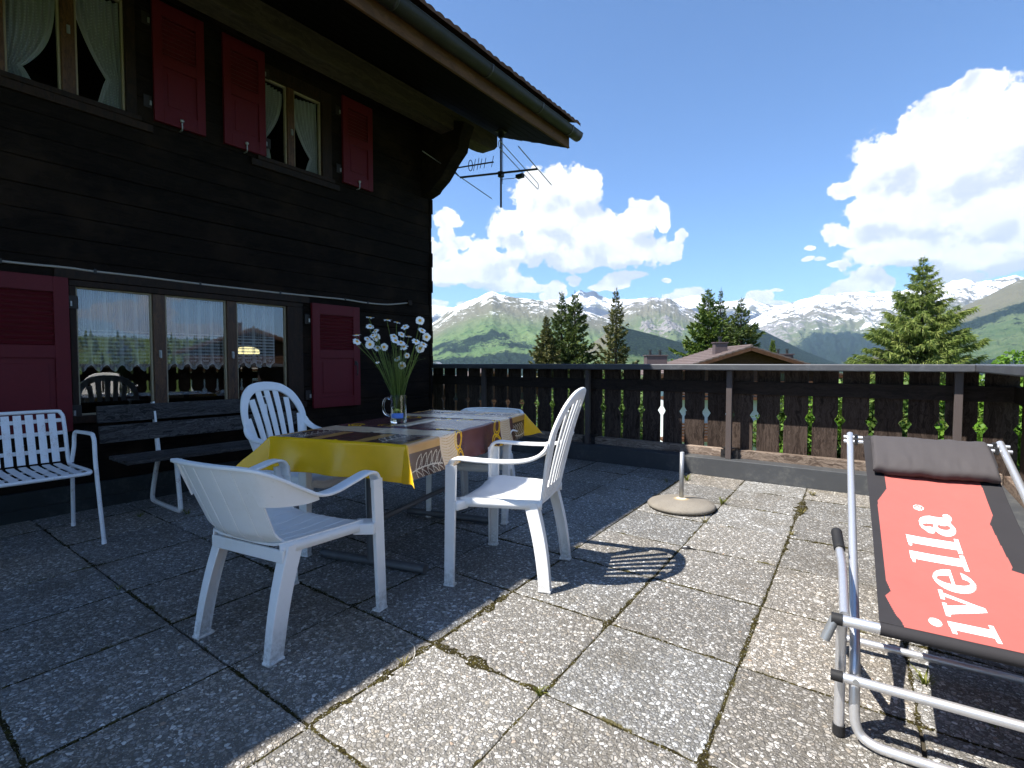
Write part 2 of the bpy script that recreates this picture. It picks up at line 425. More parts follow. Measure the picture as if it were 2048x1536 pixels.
def mat_plastic(name, col=(.80, .80, .785)):
    m, t, b, o = new_mat(name); co = t.objco()
    n = t.noise(co, 5, 5, .7); n2 = t.noise(co, 55, 4, .75)
    c = t.mix(t.math('MULTIPLY', t.step(n, .42, .72), .5), col, tuple(q * k for q, k in zip(col, (.86, .84, .79))))
    c = t.mix(t.math('MULTIPLY', t.step(n2, .62, .76), .38), c, (.40, .38, .33))
    zz_ = t.sep(t.geo().outputs['Position'])[2]
    c = t.mix(t.math('MULTIPLY', t.math('MULTIPLY', t.step(zz_, .16, .0), t.step(n2, .38, .62)), .55), c, (.30, .28, .24))
    pset(t, b, c, t.math('MULTIPLY_ADD', n, .25, .26), None, .45, t.bump(n2, .05, .002)); return m
def mat_cloth(name, a, c2, rough=.9, scale=900):
    m, t, b, o = new_mat(name); co = t.objco()
    wv = t.noise(t.mapv(co, (1, .3, 1)), scale, 2, .5); n = t.noise(co, 5, 4, .6)
    c = t.mix(t.math('MULTIPLY_ADD', wv, .6, t.math('MULTIPLY', n, .4)), a, c2)
    pset(t, b, c, rough, None, .2, t.bump(wv, .25, .001)); return m
def mat_foliage(name, cols, rough=.6, trans=.25, scale=1.0):
    m, t, b, o = new_mat(name); co = t.objco()
    isl = t.geo().outputs['Random Per Island']
    n = t.noise(co, .9 * scale, 3, .6)
    f = t.math('MULTIPLY_ADD', isl, .6, t.math('MULTIPLY_ADD', n, .9, -.25), clamp=True)
    k = len(cols) - 1
    c = t.ramp(f, [(i / k, q) for i, q in enumerate(cols)])
    pset(t, b, c, rough, None, .25)
    tr = t.node('ShaderNodeBsdfTranslucent'); t.put(tr.inputs[0], t.mix(.5, c, (.10, .14, .02)))
    mx = t.node('ShaderNodeMixShader'); mx.inputs[0].default_value = trans
    t.l.new(b.outputs[0], mx.inputs[1]); t.l.new(tr.outputs[0], mx.inputs[2]); t.l.new(mx.outputs[0], o.inputs[0]); return m
def mat_pane(name="window_glass", ior=3.3, tint=(.92, .95, .95)):
    m, t, b, o = new_mat(name); t.n.remove(b)
    tr = t.node('ShaderNodeBsdfTransparent'); tr.inputs[0].default_value = (*tint, 1)
    gl = t.node('ShaderNodeBsdfGlossy'); gl.inputs['Roughness'].default_value = 0.0
    wav = t.bump(t.noise(t.objco(), 2.2, 2, .5), .02, .01); t.l.new(wav, gl.inputs['Normal'])
    lw = t.node('ShaderNodeLayerWeight'); lw.inputs[0].default_value = .5
    fr = t.math('MULTIPLY_ADD', t.math('POWER', lw.outputs['Facing'], 4.0), .75, .18)
    mx = t.node('ShaderNodeMixShader'); t.l.new(fr, mx.inputs[0]); t.l.new(tr.outputs[0], mx.inputs[1]); t.l.new(gl.outputs[0], mx.inputs[2])
    t.l.new(mx.outputs[0], o.inputs[0]); return m
def mat_lace(name, stripes=False):
    m, t, b, o = new_mat(name); co = t.objco()
    tr = t.node('ShaderNodeBsdfTransparent')
    df = t.node('ShaderNodeBsdfDiffuse'); df.inputs[0].default_value = (.80, .80, .80, 1)
    tl = t.node('ShaderNodeBsdfTranslucent'); tl.inputs[0].default_value = (.70, .70, .70, 1)
    m1 = t.node('ShaderNodeMixShader'); m1.inputs[0].default_value = .35
    t.l.new(df.outputs[0], m1.inputs[1]); t.l.new(tl.outputs[0], m1.inputs[2])
    uv = t.node('ShaderNodeAttribute', attribute_name='weave').outputs['Vector']
    a, bb, _ = t.sep(uv)[:3]
    if stripes:
        hemd = t.sep(uv)[2]
        band = t.step(t.math('SINE', t.math('MULTIPLY', bb, 6.283 * 34)), .1, .5)
        low = t.math('MULTIPLY', t.step(bb, .33, .335), t.step(hemd, .055, .06))
        hem = t.step(hemd, .034, .030); edge = t.step(hemd, .008, .006)
        al = t.math('ADD', t.math('ADD', .30, t.math('MULTIPLY', t.math('MULTIPLY', band, low), .38)), t.math('MULTIPLY', hem, .20))
        al = t.math('ADD', al, t.math('MULTIPLY', edge, .35))
        folds = t.step(t.math('SINE', t.math('MULTIPLY', t.math('ADD', a, .25), 6.283)), .72, .98)
        fine = t.step(t.math('SINE', t.math('MULTIPLY', a, 6.283 * 7)), .7, .95)
        al = t.math('ADD', al, t.math('ADD', t.math('MULTIPLY', folds, .26), t.math('MULTIPLY', fine, .05)), clamp=True)
    else:
        dots = t.voro(t.comb(a, bb, 0.0), 45, 'F1', .1).outputs['Distance']
        al = t.math('ADD', .66, t.math('MULTIPLY', t.step(dots, .26, .18), .22))
        edge = t.step(t.sep(uv)[2], .035, .028)
        al = t.math('ADD', al, t.math('MULTIPLY', edge, .3), clamp=True)
    mx = t.node('ShaderNodeMixShader'); t.l.new(al, mx.inputs[0]); t.l.new(tr.outputs[0], mx.inputs[1]); t.l.new(m1.outputs[0], mx.inputs[2])
    t.l.new(mx.outputs[0], o.inputs[0]); return m

M_AGG = mat_aggregate(); M_MOSS = mat_moss()
M_LOG = mat_wood("old_dark_logs", (.0052, .0037, .0030), (.0165, .0105, .0074), 'y', .85, .8, True, .10, .9, (.030, .018, .011))
M_TRIM = mat_wood("window_trim", (.012, .006, .0035), (.032, .015, .007), 'z', .6, 1, False, .2, .3)
M_MULL = mat_wood("varnished_mullion", (.035, .013, .005), (.12, .052, .018), 'z', .5, 1.2, False, .4, .3)
M_PURLIN = mat_wood("weathered_purlin", (.040, .029, .019), (.088, .065, .043), 'y', .8, .6, True, .2, .5)
M_FASCIA = mat_wood("fascia_board", (.080, .036, .015), (.145, .066, .028), 'y', .7, .6, False, .25, .3)
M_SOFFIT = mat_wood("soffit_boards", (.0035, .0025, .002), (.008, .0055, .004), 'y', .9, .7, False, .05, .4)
M_BOARD = mat_wood("fence_board", (.021, .014, .011), (.082, .060, .048), 'z', .85, 1.1, True, .15, .7)
M_KICK = mat_wood("kick_rail", (.085, .060, .046), (.34, .27, .215), 'x', .85, 1.0, True, .15, .7)
M_RAILM = mat_paint("dark_rail_metal", (.060, .062, .068), .42, .2, .5, 0, (.12, .125, .13), .12, 4)
M_MIDR = mat_wood("mid_rail", (.012, .009, .008), (.03, .022, .018), 'x', .8, 1, False, .2, .4)
M_KERB = mat_paint("kerb_sheet", (.050, .053, .057), .55, .3, .4, 0, (.115, .115, .105), .25, 3)
M_POST = mat_paint("rail_post", (.075, .060, .056), .5, .15, .4)
M_SHUT = mat_paint("oxblood_shutter", (.098, .0052, .0095), .55, .22, .25, 0, (.060, .004, .008), .2, 7)
M_IRON = mat_paint("galvanised_iron", (.34, .34, .33), .45, .25, .5, .7, (.18, .13, .09), .2, 20)
M_DARKM = mat_paint("dark_metal", (.028, .026, .026), .45, .25, .5, .4, (.06, .045, .03), .2, 9)
M_GUT = mat_paint("patina_gutter", (.022, .019, .017), .52, .35, .45, .4, (.060, .046, .036), .2, 5)
M_TILE = mat_paint("clay_tile", (.115, .055, .034), .85, .45, .2, 0, (.055, .045, .036), .6, 14)
M_WHITEP = mat_paint("white_enamel", (.74, .75, .76), .35, .05, .5, 0, (.45, .36, .28), .06, 16)
M_WHITER = mat_paint("white_enamel_rusty", (.70, .69, .66), .4, .08, .5, 0, (.24, .085, .03), .15, 11)
M_PLASTIC = mat_plastic("white_garden_plastic")
M_ALU = mat_paint("brushed_aluminium", (.70, .70, .71), .40, .06, .5, .78, (.55, .56, .58), .05, 30)
M_HINGE = mat_paint("painted_hinge", (.022, .016, .013), .5, .3, .3, 0, (.05, .03, .02))
M_RUBBER = mat_paint("black_rubber", (.016, .016, .017), .65, .2, .3)
M_GREYT = mat_paint("grey_tube", (.105, .108, .112), .45, .12, .5, .2, (.16, .16, .165), .08, 20)
M_GALV = mat_paint("galvanised_pole", (.30, .315, .33), .42, .14, .5, .6, (.2, .2, .2), .1, 30)
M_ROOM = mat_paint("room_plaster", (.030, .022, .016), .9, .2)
M_GLASS = mat_pane()
M_CABLE = mat_paint("cable_sheath", (.33, .29, .25), .5, .1)

# ------------------------------------------------------------------ terrace floor
KY = 5.16                                   # kerb face
FX = 0.54                                   # side rail plane
SX, SYP = 0.515, 0.553
def slab_xy(i, j):
    y = 1.405 + SYP * j
    return -0.42 - .047 * (y - 1.97) + SX * i, y
V, F, A = [], [], []
rnd = random.Random(11)
def near_edge(x, y, c):
    """distance of a point of the slab to its nearest joint"""
    return min(np.min(np.abs(np.array([x - c[0], c[1] - x, y - c[2], c[3] - y]))), .2)
for i in range(-9, 3):
    for j in range(-6, 8):
        if slab_xy(i, j)[1] > KY - .01 or slab_xy(i + 1, j)[0] < -4.98 or slab_xy(i, j)[0] > FX + .05: continue
        g_ = .0038
        jx = [rnd.uniform(-.0035, .0035) for _ in range(4)]; dz = rnd.uniform(-.0018, .0018); tx, ty = rnd.uniform(-.003, .003), rnd.uniform(-.003, .003)
        tone = rnd.random(); n = 14
        top = min(slab_xy(i, j + 1)[1], KY - .004)
        y0, y1 = slab_xy(i, j)[1] + g_, top - g_
        o = len(V)
        us = [0, .012, .03, .06] + [k / 10 for k in range(1, 10)] + [.94, .97, .988, 1]; n = len(us)
        for a in range(n):
            for b in range(n):
                v = us[a]; u = us[b]; y = y0 + (y1 - y0) * v
                xl = slab_xy(i, 0)[0] - .047 * (y - 1.405) + g_ + jx[0] * (1 - v) + jx[1] * v
                xr = slab_xy(i + 1, 0)[0] - .047 * (y - 1.405) - g_ + jx[2] * (1 - v) + jx[3] * v
                x = xl + (xr - xl) * u
                e = min(u * (xr - xl), (1 - u) * (xr - xl), v * (y1 - y0), (1 - v) * (y1 - y0))
                z = dz + tx * (u - .5) + ty * (v - .5) - .0045 * max(0, 1 - e / .009) ** 2
                wob = .0012 * math.sin(x * 71 + y * 37) if e < .02 else 0
                V.append((x + wob, y + wob, z)); A.append((tone, e, 0))
        for a in range(n - 1):
            for b in range(n - 1): q = o + a * n + b; F.append((q, q + 1, q + n + 1, q + n))
        ring = [b for b in range(n)] + [a * n + n - 1 for a in range(1, n)] + [(n - 1) * n + b for b in range(n - 2, -1, -1)] + [a * n for a in range(n - 2, 0, -1)]
        s0 = len(V)
        for k in ring: p = V[o + k]; V.append((p[0], p[1], -.045)); A.append((tone, 0, 0))
        for k in range(len(ring)):
            k2 = (k + 1) % len(ring); F.append((o + ring[k2], o + ring[k], s0 + k, s0 + k2))
floor = np_mesh("terrace_floor", V, F, M_AGG, smooth=True)
at = floor.data.attributes.new("slab", 'FLOAT_VECTOR', 'POINT'); at.data.foreach_set('vector', np.array(A, np.float32).ravel())
floor.data.set_sharp_from_angle(angle=R(50))
tag(floor, kind='structure')
# moss in the joints: low cushions, thick where damp, below the slabs elsewhere
def moss_strip(P, Q, wide, V, F):
    if wide <= 0: return
    P, Q = np.array(P), np.array(Q); L = np.linalg.norm(Q - P); d = (Q - P) / L; nrm = np.array([-d[1], d[0]])
    na, nb = max(4, int(L / .006)), 17; o = len(V)
    c = P[None] + d[None] * (L * np.arange(na + 1) / na)[:, None]
    half = (.004 + wide * np.maximum(0, fbm(c[:, 0] * 5 + 3, c[:, 1] * 5 + 8, 3) - .40) * 2.2)[:, None]
    wmod = fbm(c[:, 0] * 5 + 3, c[:, 1] * 5 + 8, 3)[:, None]
    s = ((np.arange(nb) / (nb - 1) - .5) * 2)[None]
    px_ = c[:, :1] + nrm[0] * s * (half + .004); py_ = c[:, 1:] + nrm[1] * s * (half + .004)
    k = fbm(px_ * 55, py_ * 55, 3)
    h = (.0015 + .016 * wide / .04 * np.maximum(0, wmod - .38)) * (1 - s * s) * (.35 + 1.3 * k) - .0055 + .003 * k
    h = h - .010 * np.maximum(0, fbm(px_ * 21 + 9, py_ * 21 + 4, 4) - .44) * 4 * (np.abs(s) > .15)
    h[:, 0] = -.012; h[:, -1] = -.012
    V.extend(np.stack([px_ + .006 * (k - .5), py_ + .006 * (k - .5), h], -1).reshape(-1, 3).tolist())
    for a in range(na):
        for b in range(nb - 1): q = o + a * nb + b; F.append((q, q + nb, q + nb + 1, q + 1))
V, F = [], []
lush = {}
for (i, j, ax, w) in [(-2, 0, 'y', .05), (-2, -1, 'y', .045), (-2, 0, 'x', .055), (-1, 0, 'x', .02), (-1, 0, 'y', .06), (-1, 1, 'y', .04), (-1, 1, 'x', .02), (0, -1, 'y', .045), (0, 0, 'y', .04), (0, 1, 'y', .03), (0, 2, 'y', .03), (0, 3, 'y', .045), (0, 4, 'y', .05), (0, 5, 'y', .05),
                     (-1, 0, 'xx', .02), (-1, 4, 'y', .025), (-1, 3, 'y', .02), (-2, 4, 'y', .03), (-2, 5, 'y', .03), (-1, 2, 'x', .015), (0, 1, 'x', .025), (0, 0, 'x', .022), (-3, 0, 'y', .03), (-5, -1, 'y', .035), (-6, -1, 'y', .04), (-7, -1, 'y', .035), (-5, 0, 'x', .03), (-5, -1, 'x', .025)]:
    lush[(i, j, ax)] = w
rl = random.Random(77)
for i in range(-9, 3):
    for j in range(-4, 7):
        for ax_ in 'xy':
            if (i, j, ax_) not in lush: lush[(i, j, ax_)] = rl.choice((0, .006, .012, .02, .028))
        x0, y0 = slab_xy(i, j); x1, y1 = slab_xy(i, j + 1); x2, y2 = slab_xy(i + 1, j)
        if y0 > KY - .02 or y0 < -1.2: continue
        y1c = min(y1, KY - .01)
        if -4.95 < x0 < FX: moss_strip((x0, y0), (x0 + (x1 - x0) * (y1c - y0) / (y1 - y0), y1c), lush.get((i, j, 'y'), .0), V, F)
        if -4.95 < x0 and x2 < FX + .1: moss_strip((x0, y0), (x2, y2), lush.get((i, j, 'x'), .0), V, F)
moss_strip((-1.95, KY - .012), (FX - .02, KY - .012), .022, V, F)
moss = np_mesh("moss", V, F, M_MOSS, smooth=True)
tag(moss, kind='stuff')
b = MB(); b.box(-5.2, FX + .04, -3, KY + .02, -.30, -.0135)
tag(b.build("terrace_bed", mat_paint("joint_grit", (.042, .034, .020), .95, .4)), kind='structure')
b = MB(); b.box(-5.6, FX + .34, KY, KY + .40, -.6, .172); b.box(FX, FX + .34, -3, KY, -.6, .172)
tag(b.build("kerb", M_KERB, bevel=.006), kind='structure')
# sheet flashing lip on the kerb
# ------------------------------------------------------------------ railings
def picket(bm, x0, x1, y0, y1, z0, z1, zc=.592, hh=.048, cut=.029):
    """board with a notch on either edge, so that two neighbours leave a diamond between them"""
    prof = [(x0, z0), (x1, z0), (x1, zc - hh), (x1 - cut, zc), (x1, zc + hh), (x1, z1), (x0, z1), (x0, zc + hh), (x0 + cut, zc), (x0, zc - hh)]
    n = len(prof)
    vs = [(x, y0, z) for x, z in prof] + [(x, y1, z) for x, z in prof]
    fr = [(0, 1, 2, 3, 8, 9), (3, 4, 5, 6, 7, 8)]
    fs = [f for f in fr] + [tuple(n + k for k in reversed(f)) for f in fr] + [(k, k + n, (k + 1) % n + n, (k + 1) % n) for k in range(n)]
    bm.add(vs, fs)
PY = 5.42
back = thing("railing", "dark wooden railing with diamond cut-outs facing the snowy mountains, beside the concrete parasol base", "railing", (-2, PY, 0))
I = Matrix.Translation((2, -PY, 0))
def bpart(name, mb, mat, bevel=None, **k): return mb.build(name, mat, back, M=I, bevel=bevel, **k)
b = MB(); b.box(-5.6, FX - .03, KY - .03, KY + .36, 1.034, 1.094); bpart("handrail", b, M_RAILM, .008)
b = MB(); b.box(-5.6, FX + .3, PY - .045, PY - .014, .80, .925); bpart("middle_rail", b, M_MIDR, .004)
pitch = .2327; gap = .036
rnd = random.Random(4)
for k in range(-2, 26):
    xc = -5.012 + pitch * k
    x0, x1 = xc + gap / 2 + rnd.uniform(-.003, .003), xc + pitch - gap / 2 + rnd.uniform(-.003, .003)
    if x1 > FX + .33: continue
    b = MB(); picket(b, x0, x1, PY - .012, PY + .012, -.02 + rnd.uniform(-.01, .01), 1.032)
    bpart("picket", b, M_BOARD, .002)
posts_x = [-4.35, -2.80, -1.255, .426]
for x in posts_x:
    b = MB(); b.box(x - .026, x + .026, 5.225, 5.275, .172, 1.033)
    po = bpart("post", b, M_POST, .003)
    b = MB(); b.box(x - .075, x + .075, 5.284, 5.384, .262, .268); b.build("bracket", M_DARKM, po, M=I)
    for q in (-1, 1):
        b = MB(); b.box(x + q * .055 - .025, x + q * .055 + .025, 5.276, 5.282, .17, .255); b.tube([(x + q * .055, 5.268, .215), (x + q * .055, 5.279, .215)], .008, 8); b.build("bracket", M_DARKM, po, M=I)
for x0, x1 in zip([-5.6] + posts_x, posts_x + [FX + .2]):
    b = MB(); b.box(x0 + .035, x1 - .035, PY - .095, PY - .014, .122, .252)
    bpart("kick_rail", b, M_KICK, .006)
side = thing("railing", "dark wooden side railing running towards the viewer behind the reclining deckchair", "railing", (FX + .2, 2, 0))
I2 = Matrix.Translation((-FX - .2, -2, 0))
def spart(name, mb, mat, bevel=None): return mb.build(name, mat, side, M=I2, bevel=bevel)
b = MB(); b.box(FX - .03, FX + .32, -3, KY + .36, 1.0345, 1.0945); spart("handrail", b, M_RAILM, .008)
b = MB(); b.box(FX + .215, FX + .245, -3, PY - .05, .80, .925); spart("middle_rail", b, M_MIDR, .004)
Rz = Matrix.Rotation(R(90), 4, 'Z')
for k in range(0, 34):
    y1 = PY - .13 - pitch * k; y0 = y1 - pitch + gap
    b = MB(); picket(b, y0, y1, -.012, .012, -.02, 1.032)
    b.v = [(FX + .26 - p[1], p[0], p[2]) for p in b.v]; spart("picket", b, M_BOARD, .002)
for y in (3.6, 2.0, .4, -1.2):
    b = MB(); b.box(FX + .04, FX + .09, y - .026, y + .026, .172, 1.033); spart("post", b, M_POST, .003)
b = MB(); b.box(FX + .165, FX + .246, -3, PY - .11, .122, .252); spart("kick_rail", b, mat_wood("kick_rail_side", (.055, .036, .026), (.23, .175, .135), 'y', .85, 1.0, True, .15, .7), .006)
# ------------------------------------------------------------------ the chalet
WX = -4.85                                  # outer face of the log wall
chalet = thing("chalet", "dark log chalet with oxblood shutters, lace curtains and a deep tiled eave over the terrace", "chalet", (-6.5, 2, 0))
CI = Matrix.Translation((6.5, -2, 0))
def cpart(name, mb, mat, parent=None, **k): return mb.build(name, mat, parent or chalet, M=CI, **k)
OPEN = [(1.10, 2.95, .655, 1.715), (.10, 1.56, 3.02, 4.02), (2.53, 3.32, 3.02, 3.95)]     # y0 y1 z0 z1
b = MB(); rnd = random.Random(7)
z = .20; zs = []
while z < 4.6:
    h = rnd.uniform(.155, .19); zs.append((z, z + h)); z += h
cuts = sorted({o[k] for o in OPEN for k in (2, 3)})
zz = []
for a, c in zs:
    ks = [a] + [q for q in cuts if a + .01 < q < c - .01] + [c]
    zz += list(zip(ks, ks[1:]))
for a, c in zz:
    segs = [(-5.0, 4.735 + rnd.uniform(-.012, .016))]
    for y0, y1, z0, z1 in OPEN:
        if z0 - .005 < (a + c) / 2 < z1 + .005:
            nseg = []
            for s0, s1 in segs:
                if s1 <= y0 or s0 >= y1: nseg.append((s0, s1))
                else:
                    if s0 < y0: nseg.append((s0, y0))
                    if s1 > y1: nseg.append((y1, s1))
            segs = nseg
    off = rnd.uniform(-.007, .007)
    for s0, s1 in segs:
        n = max(2, int((s1 - s0) / .25)); o = len(b.v)
        prof = [(-.16, a), (-.006, a + .001), (0, a + .006), (.003, (a + c) / 2), (0, c - .006), (-.006, c - .001), (-.16, c)]
        rows = []
        for k in range(n + 1):
            y = s0 + (s1 - s0) * k / n
            w = .006 * (vnoise(np.array([y * 1.3 + a * 30]), np.array([a * 9.]))[0] - .5)
            rows.append([(WX + off + x + (w if i_ in (1, 2, 3, 4, 5) else 0), y, q) for i_, (x, q) in enumerate(prof)])
        b.grid(rows)
        b.add(rows[0], [tuple(range(7))]); b.add(rows[-1], [tuple(range(6, -1, -1))])
cpart("wall", b, M_LOG, smooth=35)
# crossing log ends at the corner, and the far gable wall
b = MB()
for a, c in zs:
    b.box(-9.8, WX - .17, 4.60 + rnd.uniform(-.01, .01), 4.74 + rnd.uniform(-.01, .02), a + .002, c - .002)
    if a < 3.3: b.box(WX - .15, WX + rnd.uniform(.012, .032), 4.745, 4.785 + rnd.uniform(-.006, .008), a + .0004, c - .0004)
b.box(WX - .168, WX + .008, 4.7385, 4.766, .2, 3.2); b.box(-9.8, -9.65, -5, 4.59, 0, 4.6); b.box(-9.64, WX - .17, -5, -4.9, 0, 4.6)
cpart("corner_logs", b, M_LOG, bevel=.006)
b = MB(); b.box(WX - .3, WX + .028, -5, 4.79, -.05, .085); b.box(WX - .3, WX + .02, -5, 4.77, .0851, .1999)
cpart("plinth", b, mat_paint("plinth_boards", (.020, .024, .024), .8, .5, .25, 0, (.075, .080, .074), .3, 4), bevel=.005)
# dark rooms behind the panes
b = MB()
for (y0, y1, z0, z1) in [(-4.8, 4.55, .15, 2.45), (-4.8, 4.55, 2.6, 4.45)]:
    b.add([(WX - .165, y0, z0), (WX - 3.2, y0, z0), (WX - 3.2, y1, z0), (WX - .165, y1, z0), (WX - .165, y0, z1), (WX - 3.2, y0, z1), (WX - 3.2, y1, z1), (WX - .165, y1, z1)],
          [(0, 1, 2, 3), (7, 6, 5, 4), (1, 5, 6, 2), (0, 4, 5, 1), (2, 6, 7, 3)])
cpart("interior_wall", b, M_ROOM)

def window(y0, y1, z0, z1, mulls, jamb_r, jamb_l=.03, sill=.055, head=.05, deep=.045, handles=()):
    """wooden frame set into the wall; panes between the mullions"""
    f = MB(); xo, xi = WX + .010, WX - .075
    f.box(xi, xo, y0, y0 + jamb_l, z0 + sill, z1 - head); f.box(xi, xo, y1 - jamb_r, y1, z0 + sill, z1 - head)
    f.box(xi, xo + .002, y0, y1, z1 - head, z1); f.box(xi, xo + .022, y0 - .02, y1 + .02, z0, z0 + sill)
    w = cpart("window", f, M_TRIM, bevel=.004)
    edges = [y0 + jamb_l] + [e for m in mulls for e in m] + [y1 - jamb_r]
    for a, c in mulls: m_ = MB(); m_.box(xi, xo - .012, a, c, z0 + sill, z1 - head); cpart("mullion", m_, M_MULL, w, bevel=.006)
    for a, c in zip(edges[::2], edges[1::2]):
        s = MB(); q = .014; x0, x1 = WX - .060, WX - .020
        s.box(x0, x1, a, a + q, z0 + sill, z1 - head); s.box(x0, x1, c - q, c, z0 + sill, z1 - head)
        s.box(x0, x1 + .001, a + q, c - q, z1 - head - q, z1 - head); s.box(x0, x1 + .001, a + q, c - q, z0 + sill, z0 + sill + q)
        cpart("sash", s, M_SASH, w, bevel=.003)
        g = MB(); g.add([(WX - .034, a + q, z0 + sill + q), (WX - .034, c - q, z0 + sill + q), (WX - .034, c - q, z1 - head - q), (WX - .034, a + q, z1 - head - q)], [(0, 1, 2, 3)])
        cpart("pane", g, M_GLASS, w)
    for (y, zc) in handles:
        h = MB(); h.box(WX - .004, WX + .006, y - .010, y + .010, zc - .03, zc + .03); h.bar((WX + .012, y, zc - .035), (WX + .012, y, zc + .02), .012, .012, (1, 0, 0))
        cpart("catch", h, M_IRON, w, bevel=.002)
    return w
M_SASH = mat_paint("sash_paint", (.30, .24, .15), .5, .2, .4, 0, (.12, .07, .03))
window(1.10, 2.95, .655, 1.715, [(1.632, 1.722), (2.212, 2.300)], .165, .04, .055, .045, handles=[(1.677, 1.18), (2.256, 1.18)])
window(.10, 1.56, 3.02, 4.02, [(.30, .40), (.74, .81), (1.105, 1.188)], .07, .04, .04, .10, handles=[(1.15, 3.52), (.775, 3.30)])
window(2.53, 3.32, 3.02, 3.95, [(2.828, 2.902)], .115, .06, .04, .12, handles=[(2.87, 3.40)])
for bb_ in ((.030, 2.45, 3.40, 2.955, 3.018), (.030, .02, 1.66, 2.955, 3.018)):
    b = MB(); b.box(WX + .004, WX + bb_[0], *bb_[1:]); cpart("window_sill", b, M_TRIM, bevel=.004)
b = MB(); b.box(WX + .004, WX + .022, 1.02, 3.02, 1.717, 1.80); cpart("lintel", b, M_TRIM, bevel=.004)

def shutter(y0, y1, z0, z1, hinge_side, louvers=True, knob=True):
    x0, x1 = WX + .016, WX + .048
    f = MB(); st = .085 * min(1, (y1 - y0) / .5); r = .11; zm = z0 + (z1 - z0) * .52
    f.box(x0, x1, y0, y0 + st, z0, z1); f.box(x0, x1, y1 - st, y1, z0, z1)
    for a, c in ((z0, z0 + r), (zm - .045, zm + .045), (z1 - r, z1)): f.box(x0 + .001, x1 - .001, y0 + st, y1 - st, a, c)
    f.box(x0 + .008, x1 - .014, y0 + st, y1 - st, z0 + r, zm - .045)           # panel
    f.box(x0 + .010, x1 - .009, y0 + st + .035, y1 - st - .035, z0 + r + .04, zm - .085)
    n = int((z1 - r - zm - .045) / .034)
    for k in range(n):
        zc = zm + .045 + (k + .5) * (z1 - r - zm - .045) / n
        f.bar((x0 + .015, y0 + st, zc), (x0 + .015, y1 - st, zc), .036, .007, (.55, 0, .83))
    f.box(x0 + .002, x0 + .006, y0 + st, y1 - st, zm + .045, z1 - r)
    s = cpart("shutter", f, M_SHUT, bevel=.003)
    yh = y0 - .035 if hinge_side == 'l' else y1 + .035
    for zc in (z0 + .14, z1 - .17):
        h = MB(); h.box(WX + .010, WX + .016, yh - .030, yh + .026, zc - .048, zc + .048); h = cpart("hinge", h, M_HINGE, s, bevel=.002)
        yp = yh + (.018 if hinge_side == 'l' else -.018)
        h = MB(); h.tube([(WX + .018, yp, zc - .030), (WX + .018, yp, zc + .008)], .009, 10); cpart("hinge_pin", h, M_IRON, s, smooth=50)
    if knob:
        k = MB(); yc = (y0 + y1) / 2
        k.tube([(WX, yc, z0 - .02), (WX + .055, yc, z0 - .02), (WX + .062, yc, z0 - .012), (WX + .062, yc, z0 + .045)], .006, 8)
        k.lathe([(0, z0 + .040), (.014, z0 + .045), (.016, z0 + .056), (.010, z0 + .066), (0, z0 + .068)], 10, WX + .062, yc)
        cpart("shutter_catch", k, M_IRON, s)
    return s
shutter(3.035, 3.62, .635, 1.725, 'l', knob=False)
shutter(.52, 1.09, .605, 1.72, 'r', knob=False)
shutter(1.668, 2.05, 3.06, 4.02, 'l'); shutter(2.205, 2.582, 3.06, 4.02, 'r'); shutter(3.434, 3.826, 3.06, 3.985, 'l')
shutter(-.35, .045, 3.06, 4.02, 'r')
h = MB(); h.tube([(WX + .05, 3.56, 1.12), (WX + .075, 3.565, 1.10), (WX + .075, 3.565, .99), (WX + .055, 3.57, .97)], .006, 8); h.box(WX + .045, WX + .056, 3.545, 3.575, 1.08, 1.13)
cpart("shutter_bolt", h, M_DARKM)

# roof: soffit, rafters, tiles, fascia, gutter, purlin and corbel
SL = .385
def roof_z(x, base=3.64): return base + SL * (-3.13 - x)
yr0, yr1 = -5.6, 5.76
EI = CI @ Matrix(((1, -.05, 0, .04), (0, 1, 0, 0), (0, .04, 1, -.032), (0, 0, 0, 1)))   # the eave drifts a little off the wall line
def epart(name, mb, mat, parent=None, **k): return mb.build(name, mat, parent or chalet, M=EI, **k)
b = MB()
rnd = random.Random(3)
k = -3.10
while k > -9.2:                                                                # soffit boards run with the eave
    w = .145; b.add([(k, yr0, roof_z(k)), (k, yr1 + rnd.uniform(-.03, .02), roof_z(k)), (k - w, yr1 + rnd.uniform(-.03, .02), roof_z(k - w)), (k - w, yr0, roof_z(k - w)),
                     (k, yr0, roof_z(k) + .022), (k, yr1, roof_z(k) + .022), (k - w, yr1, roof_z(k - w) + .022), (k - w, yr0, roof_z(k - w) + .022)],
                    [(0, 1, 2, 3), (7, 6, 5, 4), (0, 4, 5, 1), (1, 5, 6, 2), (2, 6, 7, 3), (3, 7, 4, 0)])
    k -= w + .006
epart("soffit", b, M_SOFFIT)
b = MB(); b.box(-3.098, -3.070, yr0, 5.69, 3.605, 3.80); epart("fascia", b, M_FASCIA, bevel=.004)
